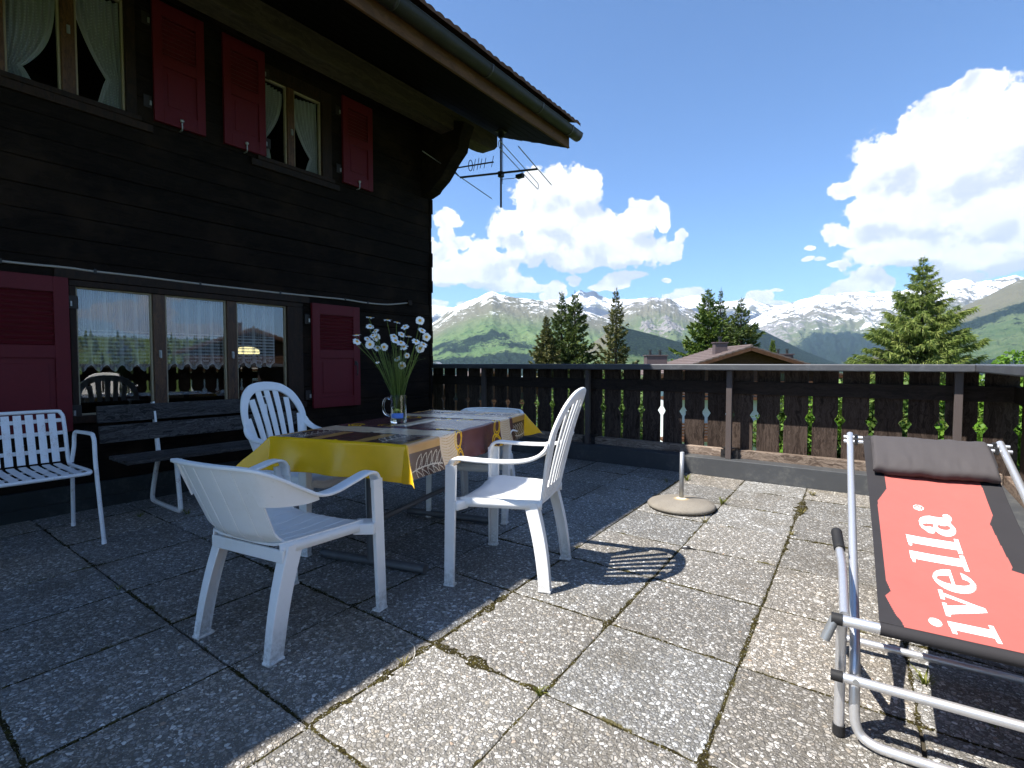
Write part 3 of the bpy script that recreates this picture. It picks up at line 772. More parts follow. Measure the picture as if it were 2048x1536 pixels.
# pantile sheet with rounded butts at the eave
b = MB(); n = int((yr1 + .02 - yr0) / .0165); rows = []
def tile_z(y): p = (y / .115) % 1.0; return .020 * abs(math.sin(math.pi * p)) ** .7
for row in range(18):
    xa = -2.955 - .33 * row; xb = xa - .345
    lift = .030
    r0, r1, r2 = [], [], []
    for k in range(n + 1):
        y = yr0 + (yr1 + .02 - yr0) * k / n; q = tile_z(y) + .006 * (vnoise(np.array([y / .115 + row * 31]), np.array([row * 3.7]))[0] - .5)
        jx = .012 * (vnoise(np.array([math.floor(y / .115) * 3.3 + .5]), np.array([row * 5.1]))[0] - .5)
        r0.append((xa + jx, y, roof_z(xa) + .315 - .012)); r1.append((xa + jx, y, roof_z(xa) + .315 + q + .012)); r2.append((xb, y, roof_z(xb) + .315 + q - .014))
    b.grid([r0, r1, r2])
epart("roof_tiles", b, M_TILE, smooth=40)
b = MB()
vs = [(x, y, roof_z(x) + dz) for y in (yr0, yr1 - .02) for x, dz in ((-3.064, .215), (-9.0, .215), (-9.0, .292), (-3.064, .292))]
b.add(vs, [(0, 1, 2, 3), (7, 6, 5, 4), (0, 4, 5, 1), (1, 5, 6, 2), (2, 6, 7, 3), (3, 7, 4, 0)])
epart("roof_deck", b, M_SOFFIT)
b = MB(); b.box(-14, -9.0, yr0, yr1, 4.6, 6.0)
cpart("roof_ridge", b, M_SOFFIT)
gx, gz, gr = -3.000, 3.775, .072
b = MB(); rows = []
for y in np.linspace(yr0, 5.785, 60):
    rows.append([(gx + gr * math.cos(a), y, gz + gr * math.sin(a)) for a in np.linspace(math.pi, 2 * math.pi, 15)] + [(gx + gr + .006, y, gz + .007), (gx + gr + .001, y, gz + .014), (gx + gr - .007, y, gz + .009)])
b.grid(rows); r = rows[-1]; b.add(r[:15], [tuple(range(15))])
gut = epart("gutter", b, M_GUT, smooth=45)
md = gut.modifiers.new("thick", 'SOLIDIFY'); md.thickness = .003
for y in (-1.2, .2, 1.5, 2.66, 3.86, 4.80, 5.52):
    b = MB(); rows = []
    for yy in (y - .016, y + .016):
        rows.append([(gx + (gr + .006) * math.cos(a), yy, gz + (gr + .006) * math.sin(a)) for a in np.linspace(math.pi, 2 * math.pi, 17)] + [(gx + gr + .010, yy, gz + .016)])
    b.grid(rows); o = epart("gutter_bracket", b, M_DARKM, gut, smooth=40)
    md = o.modifiers.new("thick", 'SOLIDIFY'); md.thickness = .004; md.offset = 1
b = MB()
prof = [(-4.50, 3.905), (-4.29, 3.905), (-4.29, 4.125), (-4.50, 4.19)]
ys = [-5.4, 5.20, 5.30, 5.42, 5.47]; lowr = [0, 0, .008, .03, .08]
rows = [[(x, y, z + (l if z < 4.0 else 0)) for x, z in prof] + [(prof[0][0], y, prof[0][1] + l)] for y, l in zip(ys, lowr)]
b.grid(rows); b.add(rows[-1][:4], [(0, 1, 2, 3)]); b.add(rows[0][:4], [(3, 2, 1, 0)])
cpart("purlin", b, M_PURLIN, bevel=.008)
b = MB()                                                                        # stepped corbel of log ends under the purlin
prof = [(WX - .02, 3.22), (WX + .03, 3.225), (WX + .16, 3.26), (WX + .20, 3.30), (WX + .33, 3.38), (WX + .42, 3.47), (WX + .50, 3.56), (WX + .63, 3.67), (WX + .66, 3.80), (WX + .74, 3.955), (WX + .55, 4.02), (WX - .02, 4.20)]
n = len(prof)
b.add([(x, 4.62, z) for x, z in prof] + [(x, 4.80, z) for x, z in prof], [tuple(range(n)), tuple(range(2 * n - 1, n - 1, -1))] + [(k, k + n, (k + 1) % n + n, (k + 1) % n) for k in range(n)])
cpart("corbel", b, M_LOG, bevel=.01)
# cable clipped along the wall
pts = [on_x(x, y, WX + .022) for x, y in [(-260, 487), (0, 522), (130, 535), (190, 543), (280, 553), (400, 568), (480, 577), (560, 586), (650, 595), (690, 599), (735, 606), (775, 609), (815, 606)]]
b = MB(); b.tube(smooth_path(pts, 6), .0085, 8); cb = cpart("cable", b, M_CABLE, smooth=True)
b = MB(); p = on_x(818, 606, WX + .02); b.box(WX + .004, WX + .045, p[1] - .03, p[1] + .03, p[2] - .03, p[2] + .03)
cpart("junction_box", b, M_TRIM, cb, bevel=.006)
for i in (1, 3, 5, 7, 9, 10):
    b = MB(); p = pts[i]; b.box(WX + .004, WX + .034, p[1] - .008, p[1] + .008, p[2] - .013, p[2] + .016); cpart("clip", b, M_DARKM, cb)

# curtains: hung just behind the panes
def curtain(name, label, P, weave, mat, group):
    r, c = P.shape[:2]
    o = np_mesh(name, P.reshape(-1, 3), grid_faces(r, c), mat)
    at = o.data.attributes.new("weave", 'FLOAT_VECTOR', 'POINT'); at.data.foreach_set('vector', np.ascontiguousarray(weave.reshape(-1, 3), np.float32).ravel())
    return tag(o, label, "curtain", group)
M_CURT = mat_lace("striped_voile", True); M_LACE = mat_lace("dotted_lace")
def cafe(y0, y1, top, drop, n, label):
    c = 90; r = 40; a = np.linspace(0, 1, c)[None, :].repeat(r, 0); s = np.linspace(0, 1, r)[:, None].repeat(c, 1)
    tri = np.abs((a * n) % 1.0 - .5) * 2
    L = drop - .055 * tri
    y = y0 + (y1 - y0) * a; x = WX - .095 + .012 * np.sin(a * n * 2 * math.pi * 2 + .7) * (.35 + s) + .004 * np.sin(a * 61)
    P = np.stack([x, y, top - L * s], -1)
    return curtain("curtain", label, P, np.stack([a * n, L * s, L * (1 - s)], -1), M_CURT, "short striped net curtains in the big lower window")
cafe(1.14, 1.64, 1.69, .655, 5, "short striped net curtain in the pane nearest the slatted chair")
cafe(1.71, 2.22, 1.69, .645, 5, "short striped net curtain in the middle pane of the big lower window")
cafe(2.29, 2.70, 1.69, .635, 4, "short striped net curtain with the lamp glowing through it")
def tied(y_out, y_in, z0, z1, ztie, label, pw=2.1, nar=.72):
    """lace gathered to the outer side at a tie-back; bellies down towards the tie along its free edge"""
    c, r = 70, 80; a = np.linspace(0, 1, c)[None, :].repeat(r, 0); s = np.linspace(0, 1, r)[:, None].repeat(c, 1)
    z = z1 + (z0 - z1) * s; st = (z1 - ztie) / (z1 - z0)
    u = np.clip(s / st, 0, 1); wtop = (y_in - y_out)
    w = np.where(s < st, wtop * (1 - nar * u ** pw), wtop * (1 - nar + .22 * np.clip((s - st) / (1 - st), 0, 1) ** .8))
    y = y_out + w * a; x = WX - .10 + .016 * np.sin(a * 2 * math.pi * 7 + 2 * s) * (1 - .3 * u)
    zz_ = z - .04 * a * (1 - u)
    return curtain("curtain", label, np.stack([x, y, zz_], -1), np.stack([y, z, np.abs(w) * (1 - a) * 1.0], -1), M_LACE, "tied-back lace curtains in the upper windows")
tied(1.485, 1.19, 3.06, 3.92, 3.30, "dotted lace curtain tied back beside the first upper shutter, its edge ruffled", 1.9, .68)
tied(.815, 1.10, 3.06, 3.92, 3.18, "wide dotted lace curtain at the upper edge of the photo, gathered low at its left", 3.4, .66)
tied(2.59, 2.83, 3.06, 3.83, 3.30, "narrow lace curtain showing beside the shutter in the smaller upper window")
tied(3.205, 2.91, 3.06, 3.83, 3.24, "lace curtain tied back at the right of the smaller upper window")
# lit lamp seen through the net curtain
lampy, lampz = 2.36, 1.20
M_SHADE, t_, b_, o_ = new_mat("lamp_shade_glow"); pset(t_, b_, (.8, .72, .45), .6); b_.inputs['Emission Color'].default_value = (1.0, .86, .42, 1); b_.inputs['Emission Strength'].default_value = .9
lp = thing("pendant_lamp", "lit cream lamp shade glowing behind the net curtain of the big window", "lamp", (0, 0, 0))
d = ray(494, 702); tt = (WX - .75) / d[0]; lc = EYEV + d * tt; lp.location = lc
b = MB(); b.lathe([(.02, .045), (.07, .040), (.115, .015), (.125, -.02), (.118, -.03)], 24); b.build("lamp_shade", M_SHADE, lp, smooth=True)
b = MB(); b.tube([(0, 0, .045), (0, 0, 2.40 - lc[2])], .004, 6); b.build("cord", M_RUBBER, lp)

# ------------------------------------------------------------------ antennas
ya = 5.30
mt, mb_ = on_y(1002, 245, ya), on_y(1002, 415, ya)
ant = thing("tv_antenna", "large rooftop antenna hanging under the gable eave, long rods and a folded loop", "antenna", tuple(mb_))
AI = Matrix.Translation(-Vector(mb_)); M_ANT = M_DARKM
M_ROD = mat_paint("antenna_rod", (.20, .19, .18), .4, .2, .5, .6)
b = MB(); b.tube([mb_, (mb_[0], mb_[1], mt[2] + .16)], .0135, 12); b.build("mast", M_POST, ant, M=AI)
b = MB(); sz_ = roof_z(mb_[0]) + .085; b.box(mb_[0] - .05, mb_[0] + .05, ya - .06, ya + .06, sz_ - .030, sz_ - .004); b.box(mb_[0] - .03, mb_[0] + .03, ya - .022, ya + .022, sz_ - .10, sz_ - .031); b.build("bracket", M_DARKM, ant, M=AI)
zb = on_y(1002, 348, ya)[2]
q0, q1 = on_z(920, 355, zb), on_z(1075, 338, zb)
b = MB(); b.bar(q0, q1, .022, .022); b.box(mb_[0] - .03, mb_[0] + .03, ya - .03, ya + .03, zb - .04, zb + .03); b.build("boom", M_ANT, ant, M=AI, bevel=.003)
b = MB(); b.tube([on_z(845, 302, zb + .015), on_z(983, 397, zb + .015)], .006, 8); b.build("reflector", M_ROD, ant, M=AI)
b = MB(); b.tube([on_z(1037, 293, zb + .015), on_z(1103, 370, zb + .015)], .006, 8); b.build("director", M_ROD, ant, M=AI)
d0_, d1_ = on_z(1000, 297, zb + .01), on_z(1075, 378, zb + .01); dd = Vector(d1_ - d0_).normalized(); hgt = .085
loop = []
for k in range(13): a = math.pi * k / 12; loop.append(Vector(d1_) + dd * (hgt / 2) * math.sin(a) + Vector((0, 0, hgt / 2 - hgt / 2 * math.cos(a))))
for k in range(13): a = math.pi * k / 12; loop.append(Vector(d0_) - dd * (hgt / 2) * math.sin(a) + Vector((0, 0, hgt / 2 + hgt / 2 * math.cos(a))))
b = MB(); b.tube(loop, .005, 8, closed=True); b.build("dipole", M_ROD, ant, M=AI)
mid = (Vector(d0_) + Vector(d1_)) / 2
b = MB(); pz = on_z(1040, 347, zb); b.box(pz[0] - .05, pz[0] + .05, pz[1] - .03, pz[1] + .03, zb - .055, zb - .013); b.tube([(pz[0] - .05, pz[1], zb - .04), (pz[0] - .12, pz[1] + .02, zb - .03), (mb_[0] + .02, ya, zb - .07), (mb_[0] + .03, ya, zb - .13), (mb_[0] - .015, ya, zb - .10)], .004, 6)
b.build("terminal_box", M_RUBBER, ant, M=AI)
b = MB(); b.tube(smooth_path([(mb_[0] + .014, ya + .012, zb - .10), (mb_[0] + .020, ya + .012, zb + .15), (mb_[0] + .012, ya + .016, zb + .4), (mb_[0] + .022, ya + .02, roof_z(mb_[0]) + .06)], 6), .0035, 6); b.build("aerial_cable", M_RUBBER, ant, M=AI)
Y2 = 5.15
a0, a1 = on_y(900, 338, Y2), on_y(987, 324, Y2)
ant2 = thing("tv_antenna", "small antenna with a row of short upright rods beside the corbel", "antenna", tuple(a0))
AI2 = Matrix.Translation(-Vector(a0))
b = MB(); b.bar(a0, a1, .014, .014); b.bar(a0, (WX + .3, 4.80, a0[2] - .02), .02, .02); b.bar(on_y(905, 338, Y2), on_y(917, 352, Y2), .02, .014); b.build("boom", M_ANT, ant2, M=AI2)
for (x, y, hh) in [(949, 330, 16), (956, 328, 16), (970, 326, 14), (985, 323, 15), (962, 327, 13)]:
    p, q = on_y(x + 2, y - hh * .75, Y2), on_y(x - 2, y + hh * .75, Y2); b = MB(); b.tube([p, q], .004, 6); b.build("rod", M_ANT, ant2, M=AI2)
lo = [np.array(on_y(941 + 4 * math.sin(a), 331 - 11 * math.cos(a), Y2)) for a in np.linspace(0, 2 * math.pi, 16)[:-1]]
b = MB(); b.tube(lo, .005, 6, closed=True); b.build("dipole", M_ANT, ant2, M=AI2)
# ------------------------------------------------------------------ moulded garden chairs
def leg_part(name, top, foot, root, w0=.062, w1=.046, inx=1, front=True):
    """hollow moulded leg: an outer web and a return flange, tapering to the foot"""
    top, foot = Vector(top), Vector(foot); b = MB(); n = 9
    rows = []
    th = .0075; sx = 1 if inx > 0 else -1
    for k in range(n):
        t = k / (n - 1); p = top.lerp(foot, t)
        if not front: p.y += -.012 * math.sin(math.pi * t)
        w = w0 + (w1 - w0) * t; fl = (.050 + (.036 - .050) * t)
        fy = 1 if front else -1
        # C-shaped section: x across the chair, y fore and aft
        sec = [(0, 0), (sx * fl, 0), (sx * fl, -fy * th), (sx * th, -fy * th), (sx * th, -fy * w), (sx * th * 2.6, -fy * w), (sx * th * 2.6, -fy * (w + th)), (0, -fy * (w + th))]
        rows.append([(p.x + x, p.y + y, p.z) for x, y in sec] )
    m = len(rows[0]); vs = [q for r in rows for q in r]
    fs = [(i * m + k, i * m + (k + 1) % m, (i + 1) * m + (k + 1) % m, (i + 1) * m + k) for i in range(n - 1) for k in range(m)]
    b.add(vs, fs)
    for r in (rows[0], rows[-1]): b.add(r, [(0, 1, 2, 3), (0, 3, 4, 7), (4, 5, 6, 7)])
    # foot pad
    r = rows[-1]; xs = [q[0] for q in r]; yy = [q[1] for q in r]
    b.box(min(xs) - .003, max(xs) + .003, min(yy) - .003, max(yy) + .003, 0, .012)
    return b.build(name, M_PLASTIC, root, bevel=.0035)
def seat_part(root, wf, wr, yf, yr_, z, grooves=False, th=.009):
    r, c = 26, 27; P = np.zeros((r, c, 3)); N = np.zeros((r, c, 3)); N[..., 2] = 1
    for i in range(r):
        v = i / (r - 1); y = yr_ + (yf - yr_) * v; w = wr + (wf - wr) * min(1, v * 1.25) ** .8
        if v > .86: w *= 1 - .30 * ((v - .86) / .14) ** 2.2
        for k in range(c):
            u = k / (c - 1) * 2 - 1
            zz = z - .018 * (1 - u * u) * math.sin(math.pi * min(1, v * .9 + .05)) - .030 * max(0, (v - .84) / .16) ** 2 + .010 * abs(u) ** 6
            P[i, k] = (u * w, y, zz)
    b = MB(); b.sheet(P, N, th)
    # skirt round the edge
    o = b.build("seat", M_PLASTIC, root, smooth=50)
    s = MB()
    edge = [P[i, 0] for i in range(r)] + [P[-1, k] for k in range(1, c)] + [P[i, -1] for i in range(r - 2, -1, -1)]
    rows = [[tuple(p + np.array([0, 0, -.003])) for p in edge], [tuple(p * np.array([1.012, 1.0, 1]) + np.array([0, .003, -.042])) for p in edge]]
    s.grid(rows); so = s.build("seat_rim", M_PLASTIC, root, smooth=60); md = so.modifiers.new("t", 'SOLIDIFY'); md.thickness = .006; md.offset = 0
    if grooves:
        g = MB()
        for u in (-.62, -.30, 0, .30, .62):
            k = (u + 1) / 2 * (c - 1); k0 = int(k); f = k - k0
            pts = [tuple(P[i, k0] * (1 - f) + P[i, k0 + 1] * f + np.array([0, 0, th / 2 + .0006])) for i in range(1, r - 1)]
            g.sweep(pts, [(1, 0, 0)] * len(pts), [(0, 0, 1)] * len(pts), [.0016] * len(pts), [.0014] * len(pts), 2, 6)
        g.build("seat_ridge", M_PLASTIC, root, smooth=True)
    return o
def fan_chair(label, loc, rz):
    root = thing("garden_chair", label, "chair", loc, rz, "white moulded plastic garden chairs round the table")
    seat_part(root, .262, .205, .240, -.215, .425)
    # back surface: u across (metres), z height -> y
    def back_y(x, z):
        t = (z - .40) / .58; return -.205 - .11 * t - .055 * t * t + .35 * x * x * (.4 + .6 * min(1, t * 1.6)) / 1.0
    def bp(x, z): return np.array([x, back_y(x, z), z])
    def bn(x, z):
        e = 1e-3; du = (bp(x + e, z) - bp(x - e, z)); dv = (bp(x, z + e) - bp(x, z - e)); n = np.cross(du, dv); return -n / np.linalg.norm(n)
    # outline of the fan: half-width at height z
    prof = [(.195, .44), (.205, .50), (.232, .60), (.258, .70), (.262, .77), (.246, .84), (.205, .91), (.140, .958), (.070, .976), (0, .981)]
    out = smooth_path([(p[0], p[1], 0) for p in prof], 6); out = [(p[0], p[1]) for p in out]
    outline = [(-x, z) for x, z in out] + [(x, z) for x, z in reversed(out[:-1])]
    b = MB(); pts, sd, ups, hw, hh = [], [], [], [], []
    m = len(outline)
    for i, (x, z) in enumerate(outline):
        a = np.array(outline[max(0, i - 1)]); c = np.array(outline[min(m - 1, i + 1)]); d = c - a; d = d / np.linalg.norm(d)
        n2 = np.array([d[1], -d[0]])                     # inward
        wid = .024 if z < .75 else .024 + .006 * min(1, (z - .75) / .2)
        q = bp(x + n2[0] * wid, z + n2[1] * wid); pts.append(q); sd.append(bp(x + n2[0] * .04, z + n2[1] * .04) - bp(x, z)); ups.append(bn(x, z)); hw.append(wid); hh.append(.0085)
    b.sweep(pts, sd, ups, hw, hh, 5, 16)
    b.build("back_rim", M_PLASTIC, root, smooth=50)
    b = MB()
    for k in range(7):
        u = (k - 3) / 3
        x0 = u * .150; xt = u * .225; zt = .955 - .20 * abs(u) ** 2.1 ; xt = u * .215
        P, S_, U_, HW, HH = [], [], [], [], []
        for j in range(14):
            t = j / 13; x = x0 + (xt - x0) * t; z = .43 + (zt - .43) * t
            P.append(bp(x, z) - bn(x, z) * .001); dx = np.array([1, 0, -(xt - x0) / (zt - .43)]); S_.append(dx); U_.append(bn(x, z)); HW.append(.0165 + .006 * t); HH.append(.0045)
        b.sweep(P, S_, U_, HW, HH, 5, 10)
    b.build("back_slats", M_PLASTIC, root, smooth=50)
    P = np.zeros((8, 17, 3)); N = np.zeros((8, 17, 3))
    for i in range(8):
        for k in range(17):
            z = .415 + .075 * i / 7; x = (k / 16 * 2 - 1) * (.20 + .01 * i / 7); P[i, k] = bp(x, z); N[i, k] = bn(x, z)
    b = MB(); b.sheet(P, N, .007); b.build("back_base", M_PLASTIC, root, smooth=50)
    for s in (-1, 1):
        path = [(s * .243, back_y(.24, .72) + .000, .725), (s * .252, -.245, .690), (s * .268, -.195, .655), (s * .280, -.12, .636), (s * .287, .0, .630), (s * .288, .12, .632), (s * .286, .185, .634), (s * .284, .222, .622), (s * .283, .240, .590), (s * .283, .246, .545)]
        sp = smooth_path(path, 6); n = len(sp); sides, ups, hw, hh = [], [], [], []
        for i, p in enumerate(sp):
            t = sp[min(n - 1, i + 1)] - sp[max(0, i - 1)]; t /= np.linalg.norm(t); f = i / (n - 1)
            side = np.array([1, 0, 0]) if f > .2 else np.array([1 - (.2 - f) * 1.5, s * (.2 - f) * 3, 0]); side = side - t * side.dot(t)
            up = np.cross(side, t) * 1.0; sides.append(side); ups.append(up)
            hw.append(.020 + .010 * math.sin(math.pi * min(1, f * 1.1)) ); hh.append(.0085)
        b = MB(); b.sweep(sp, sides, ups, hw, hh, 5, 16); b.build("armrest", M_PLASTIC, root, smooth=50)
        leg_part("leg", (s * .312, .252, .60), (s * .318, .258, .012), root, .050, .044, -s, True)
        leg_part("leg", (s * .222, -.190, .425), (s * .236, -.262, .012), root, .060, .050, -s, False)
        b = MB(); b.bar((s * .225, .19, .400), (s * .300, .225, .400), .085, .046); b.build("seat_bracket", M_PLASTIC, root, bevel=.012)
    return root
def low_chair(label, loc, rz):
    root = thing("garden_chair", label, "chair", loc, rz, "white moulded plastic garden chairs round the table")
    seat_part(root, .262, .195, .245, -.175, .415, True)
    r, c = 30, 31; P = np.zeros((r, c, 3)); N = np.zeros((r, c, 3))
    def S(u, v):
        w = .190 + .022 * v; x = u * w
        z = .405 + .325 * v
        if v < .12: z = .405 + .325 * v
        y = -.155 - .050 * min(1, max(0, v) / .18) ** .7 - .135 * v + .038 * u * u
        return np.array([x, y, z])
    for i in range(r):
        for k in range(c):
            u, v = k / (c - 1) * 2 - 1, i / (r - 1); e = 1e-3
            P[i, k] = S(u, v); n = np.cross(S(u + e, v) - S(u - e, v), S(u, v + e) - S(u, v - e)); N[i, k] = n / np.linalg.norm(n)
    b = MB(); b.sheet(P, N, .008); b.build("backrest", M_PLASTIC, root, smooth=50)
    g = MB()
    for u in (-.66, -.24, .24, .66):
        pts = [S(u, v) - np.cross(S(u + .001, v) - S(u - .001, v), S(u, v + .001) - S(u, v - .001)) * 0 for v in np.linspace(.04, .97, 24)]
        nn = []
        for v in np.linspace(.04, .97, 24):
            q = np.cross(S(u + .001, v) - S(u - .001, v), S(u, v + .001) - S(u, v - .001)); nn.append(q / np.linalg.norm(q))
        for sg in (1, -1):
            pp = [p + n_ * .0046 * sg for p, n_ in zip(pts, nn)]
            g.sweep(pp, [(1, 0, 0)] * 24, nn, [.0018] * 24, [.0016] * 24, 2, 6)
    g.build("back_ridge", M_PLASTIC, root, smooth=True)
    # rolled top rim that runs on into the arms
    for s in (-1, 1):
        # wing web between back panel and arm
        rows = 26; cols = 9; Pw = np.zeros((rows, cols, 3)); Nw = np.zeros((rows, cols, 3))
        top = smooth_path([(s * .185, -.318, .730), (s * .235, -.296, .722), (s * .268, -.235, .690), (s * .284, -.150, .640), (s * .290, -.075, .600)], 7)
        top = [top[int(round(k))] for k in np.linspace(0, len(top) - 1, rows)]
        low = smooth_path([(s * .198, -.255, .585), (s * .226, -.235, .583), (s * .258, -.185, .578), (s * .280, -.120, .575), (s * .290, -.070, .580)], 7)
        low = [low[int(round(k))] for k in np.linspace(0, len(low) - 1, rows)]
        for i in range(rows):
            for k in range(cols): Pw[i, k] = top[i] + (low[i] - top[i]) * k / (cols - 1)
        for i in range(rows):
            for k in range(cols):
                du = Pw[min(rows - 1, i + 1), k] - Pw[max(0, i - 1), k]; dv = Pw[i, min(cols - 1, k + 1)] - Pw[i, max(0, k - 1)]
                n = np.cross(du, dv); Nw[i, k] = n / np.linalg.norm(n)
        b = MB(); b.sheet(Pw, Nw, .007); b.build("back_wing", M_PLASTIC, root, smooth=50)
        path = [(0, -.345, .736), (s * .10, -.338, .735), (s * .185, -.318, .732), (s * .235, -.296, .724), (s * .268, -.235, .692), (s * .284, -.150, .640), (s * .290, -.080, .602), (s * .291, .0, .598), (s * .291, .10, .618), (s * .290, .180, .634), (s * .288, .225, .628), (s * .287, .246, .600), (s * .287, .250, .555)]
        sp = smooth_path(path, 6); n = len(sp); sides, ups, hw, hh = [], [], [], []
        for i, p in enumerate(sp):
            t = sp[min(n - 1, i + 1)] - sp[max(0, i - 1)]; t /= np.linalg.norm(t); f = i / (n - 1)
            outw = np.array([s * 1.0, 0, 0]) if f > .45 else np.array([s * math.sin(f / .45 * math.pi / 2), -math.cos(f / .45 * math.pi / 2), 0])
            outw = outw - t * outw.dot(t); up = np.cross(outw, t)
            sides.append(outw); ups.append(up); hw.append(.013 + .016 * min(1, max(0, (f - .25) / .3))); hh.append(.007)
        b = MB(); b.sweep(sp, sides, ups, hw, hh, 5, 16); b.build("armrest", M_PLASTIC, root, smooth=50)
        leg_part("leg", (s * .315, .262, .60), (s * .300, .300, .012), root, .050, .045, -s, True)
        leg_part("leg", (s * .215, -.150, .410), (s * .225, -.250, .012), root, .066, .056, -s, False)
        b = MB(); b.bar((s * .22, .19, .390), (s * .298, .235, .390), .085, .048); b.build("seat_bracket", M_PLASTIC, root, bevel=.005)
    b = MB(); b.bar((-.21, -.168, .375), (.21, -.168, .375), .012, .05); b.build("back_stretcher", M_PLASTIC, root, bevel=.004)
    return root
def face(dx, dy): return math.atan2(-dx, dy)
CH_R = fan_chair("fan-backed white plastic chair half in the sun, casting a slatted shadow on the paving", (-1.605, 2.185, 0), face(-.953, -.304))
CH_L = fan_chair("fan-backed white plastic chair in front of the plank bench", (-2.975, 1.845, 0), face(.96, .28))
CH_N = low_chair("low-backed white plastic chair seen from behind, nearest the viewer", (-2.045, 1.14, 0), face(-.17, .985))
CH_F = low_chair("low-backed white plastic chair behind the table, in front of the fence", (-2.47, 2.93, 0), face(.34, -.94))

# ------------------------------------------------------------------ table, cloth
TR = R(15.5); TC = (-2.385, 2.255); TZ = .722; TA, TB = .40, .80
table = thing("table", "garden table on grey tubular T-shaped feet, hidden by a patterned cloth", "table", (*TC, 0), TR)
b = MB(); b.box(-TA + .003, TA - .003, -TB + .003, TB - .003, TZ - .03, TZ - .002); b.build("tabletop", M_GREYT, table, bevel=.01)
for yy in (-.52, .37):
    b = MB(); b.tube([(0, yy, .03), (0, yy, TZ - .03)], .026, 16); b.build("post", M_GREYT, table, smooth=50)
    b = MB(); b.tube([(-.32, yy, .028), (.32, yy, .028)], .024, 16)
    f_ = b.build("foot_bar", M_GREYT, table, smooth=50)
    for s in (-1, 1): b = MB(); b.tube([(s * .32, yy, .028), (s * .333, yy, .028)], .026, 16); b.build("end_cap", M_GREYT, f_, smooth=50)
b = MB(); b.tube([(0, -.52, .235), (0, .37, .235)], .016, 12); b.build("stretcher", M_GREYT, table, smooth=50)
b = MB(); b.box(-.36, .36, -.70, -.66, TZ - .06, TZ - .031); b.box(-.36, .36, .66, .70, TZ - .06, TZ - .031); b.box(-.36, -.33, -.66, .66, TZ - .06, TZ - .031); b.box(.33, .36, -.66, .66, TZ - .06, TZ - .031); b.build("apron", M_GREYT, table)
OV = .175
def drape(s, t):
    """flat cloth coordinates (metres from the middle of the table) -> hanging cloth"""
    ds = np.maximum(np.abs(s) - TA, 0); dt = np.maximum(np.abs(t) - TB, 0); ss, st = np.sign(s), np.sign(t)
    r = np.hypot(ds, dt) + 1e-9; cx, cy = ds / r, dt / r
    corner = np.clip(2 * cx * cy, 0, 1)                                  # 1 on the diagonal of a corner
    rad = .012; bend = np.where(r < rad * 1.571, rad * np.sin(r / rad), rad + .0 * r)
    fall = np.where(r < rad * 1.571, rad * (1 - np.cos(r / rad)), r - rad * .571)
    ripple = .015 * np.sin(t * 11 + s * 3 + 1.5 * np.sin(t * 4.1)) * np.clip(ds / .15, 0, 1) + .013 * np.sin(s * 14 + 1.3 + 1.2 * np.sin(s * 5)) * np.clip(dt / .15, 0, 1)
    flare = .10 * np.clip(r / .17, 0, 1) + .62 * corner ** 1.5
    outx = bend + (fall * flare + ripple) ; drop = fall * np.sqrt(np.maximum(0, 1 - np.minimum(flare, .92) ** 2))
    # a corner folds into a cone along its diagonal
    kx = np.where(corner > 0, cx + (.7071 - cx) * corner * .85, cx); ky = np.where(corner > 0, cy + (.7071 - cy) * corner * .85, cy)
    x = np.clip(np.abs(s), 0, TA) * ss + ss * kx * outx * np.where(r > 1e-6, 1, 0); y = np.clip(np.abs(t), 0, TB) * st + st * ky * outx
    crease = .0040 * np.exp(-((t + .27) / .008) ** 2) + .0040 * np.exp(-((t - .27) / .008) ** 2) + .0030 * np.exp(-(s / .008) ** 2) + .0030 * np.exp(-((t - .62) / .008) ** 2) + .0016 * (fbm(s * 9 + 5, t * 7 + 3, 3) - .5) * 2
    z = TZ + .0035 - drop + np.where(r < 1e-6, crease, 0) + .002 * (fbm(s * 20 + 50, t * 20 + 50, 2) - .5) * np.where(r < 1e-6, 1, 0)
    return x, y, z
nx, ny = 400, 690
sv = np.linspace(-TA - OV, TA + OV, nx); tv = np.linspace(-TB - OV, TB + OV, ny)
Tg, Sg = np.meshgrid(tv, sv, indexing='ij')
X, Y, Z = drape(Sg, Tg)
Fq = grid_faces(ny, nx)
sc_, tc_ = (Sg[:-1, :-1] + Sg[1:, 1:]) / 2, (Tg[:-1, :-1] + Tg[1:, 1:]) / 2
# printed pattern: 0 brown 1 yellow 2 beige 3 orange-tan 4 pale line 5 plum
mi = np.zeros(sc_.shape, int); tt_ = tc_ + TB; a_ = np.abs(sc_)
wv = .006 * np.sin(sc_ * 23)
mi[:] = 5
leafz = ((tt_ > .02) & (tt_ < .30)) | ((tt_ > 1.33) & (tt_ < 1.62)); mi[leafz] = 0
tan = (tt_ > .0) & (tt_ < .30) & (a_ > TA - .03) & (a_ < TA + .052); mi[tan] = 3
tan = (tt_ > 1.33) & (tt_ < 1.62) & (a_ > TA - .03) & (a_ < TA + .052); mi[tan] = 3
tan = ((tt_ > .0) & (tt_ < .27) | (tt_ > 1.36) & (tt_ < 1.62)) & (a_ > .10) & (a_ < .17); mi[tan] = 3
for y0, y1 in ((.295, .485), (1.115, 1.275)):
    band = (tt_ > y0 + wv) & (tt_ < y1 + wv); mi[band] = 2
    ln = band & (np.abs(((tt_ - y0) * 0 + sc_ * 66 + .6 * np.sin(tt_ * 30)) % 1.0 - .5) < .075) & (np.abs((tt_ - y0) / (y1 - y0) - .5) < .42); mi[ln] = 3
band = (np.abs(sc_ + .02) < .055) & (tt_ > .60) & (tt_ < 1.0); mi[band] = 2
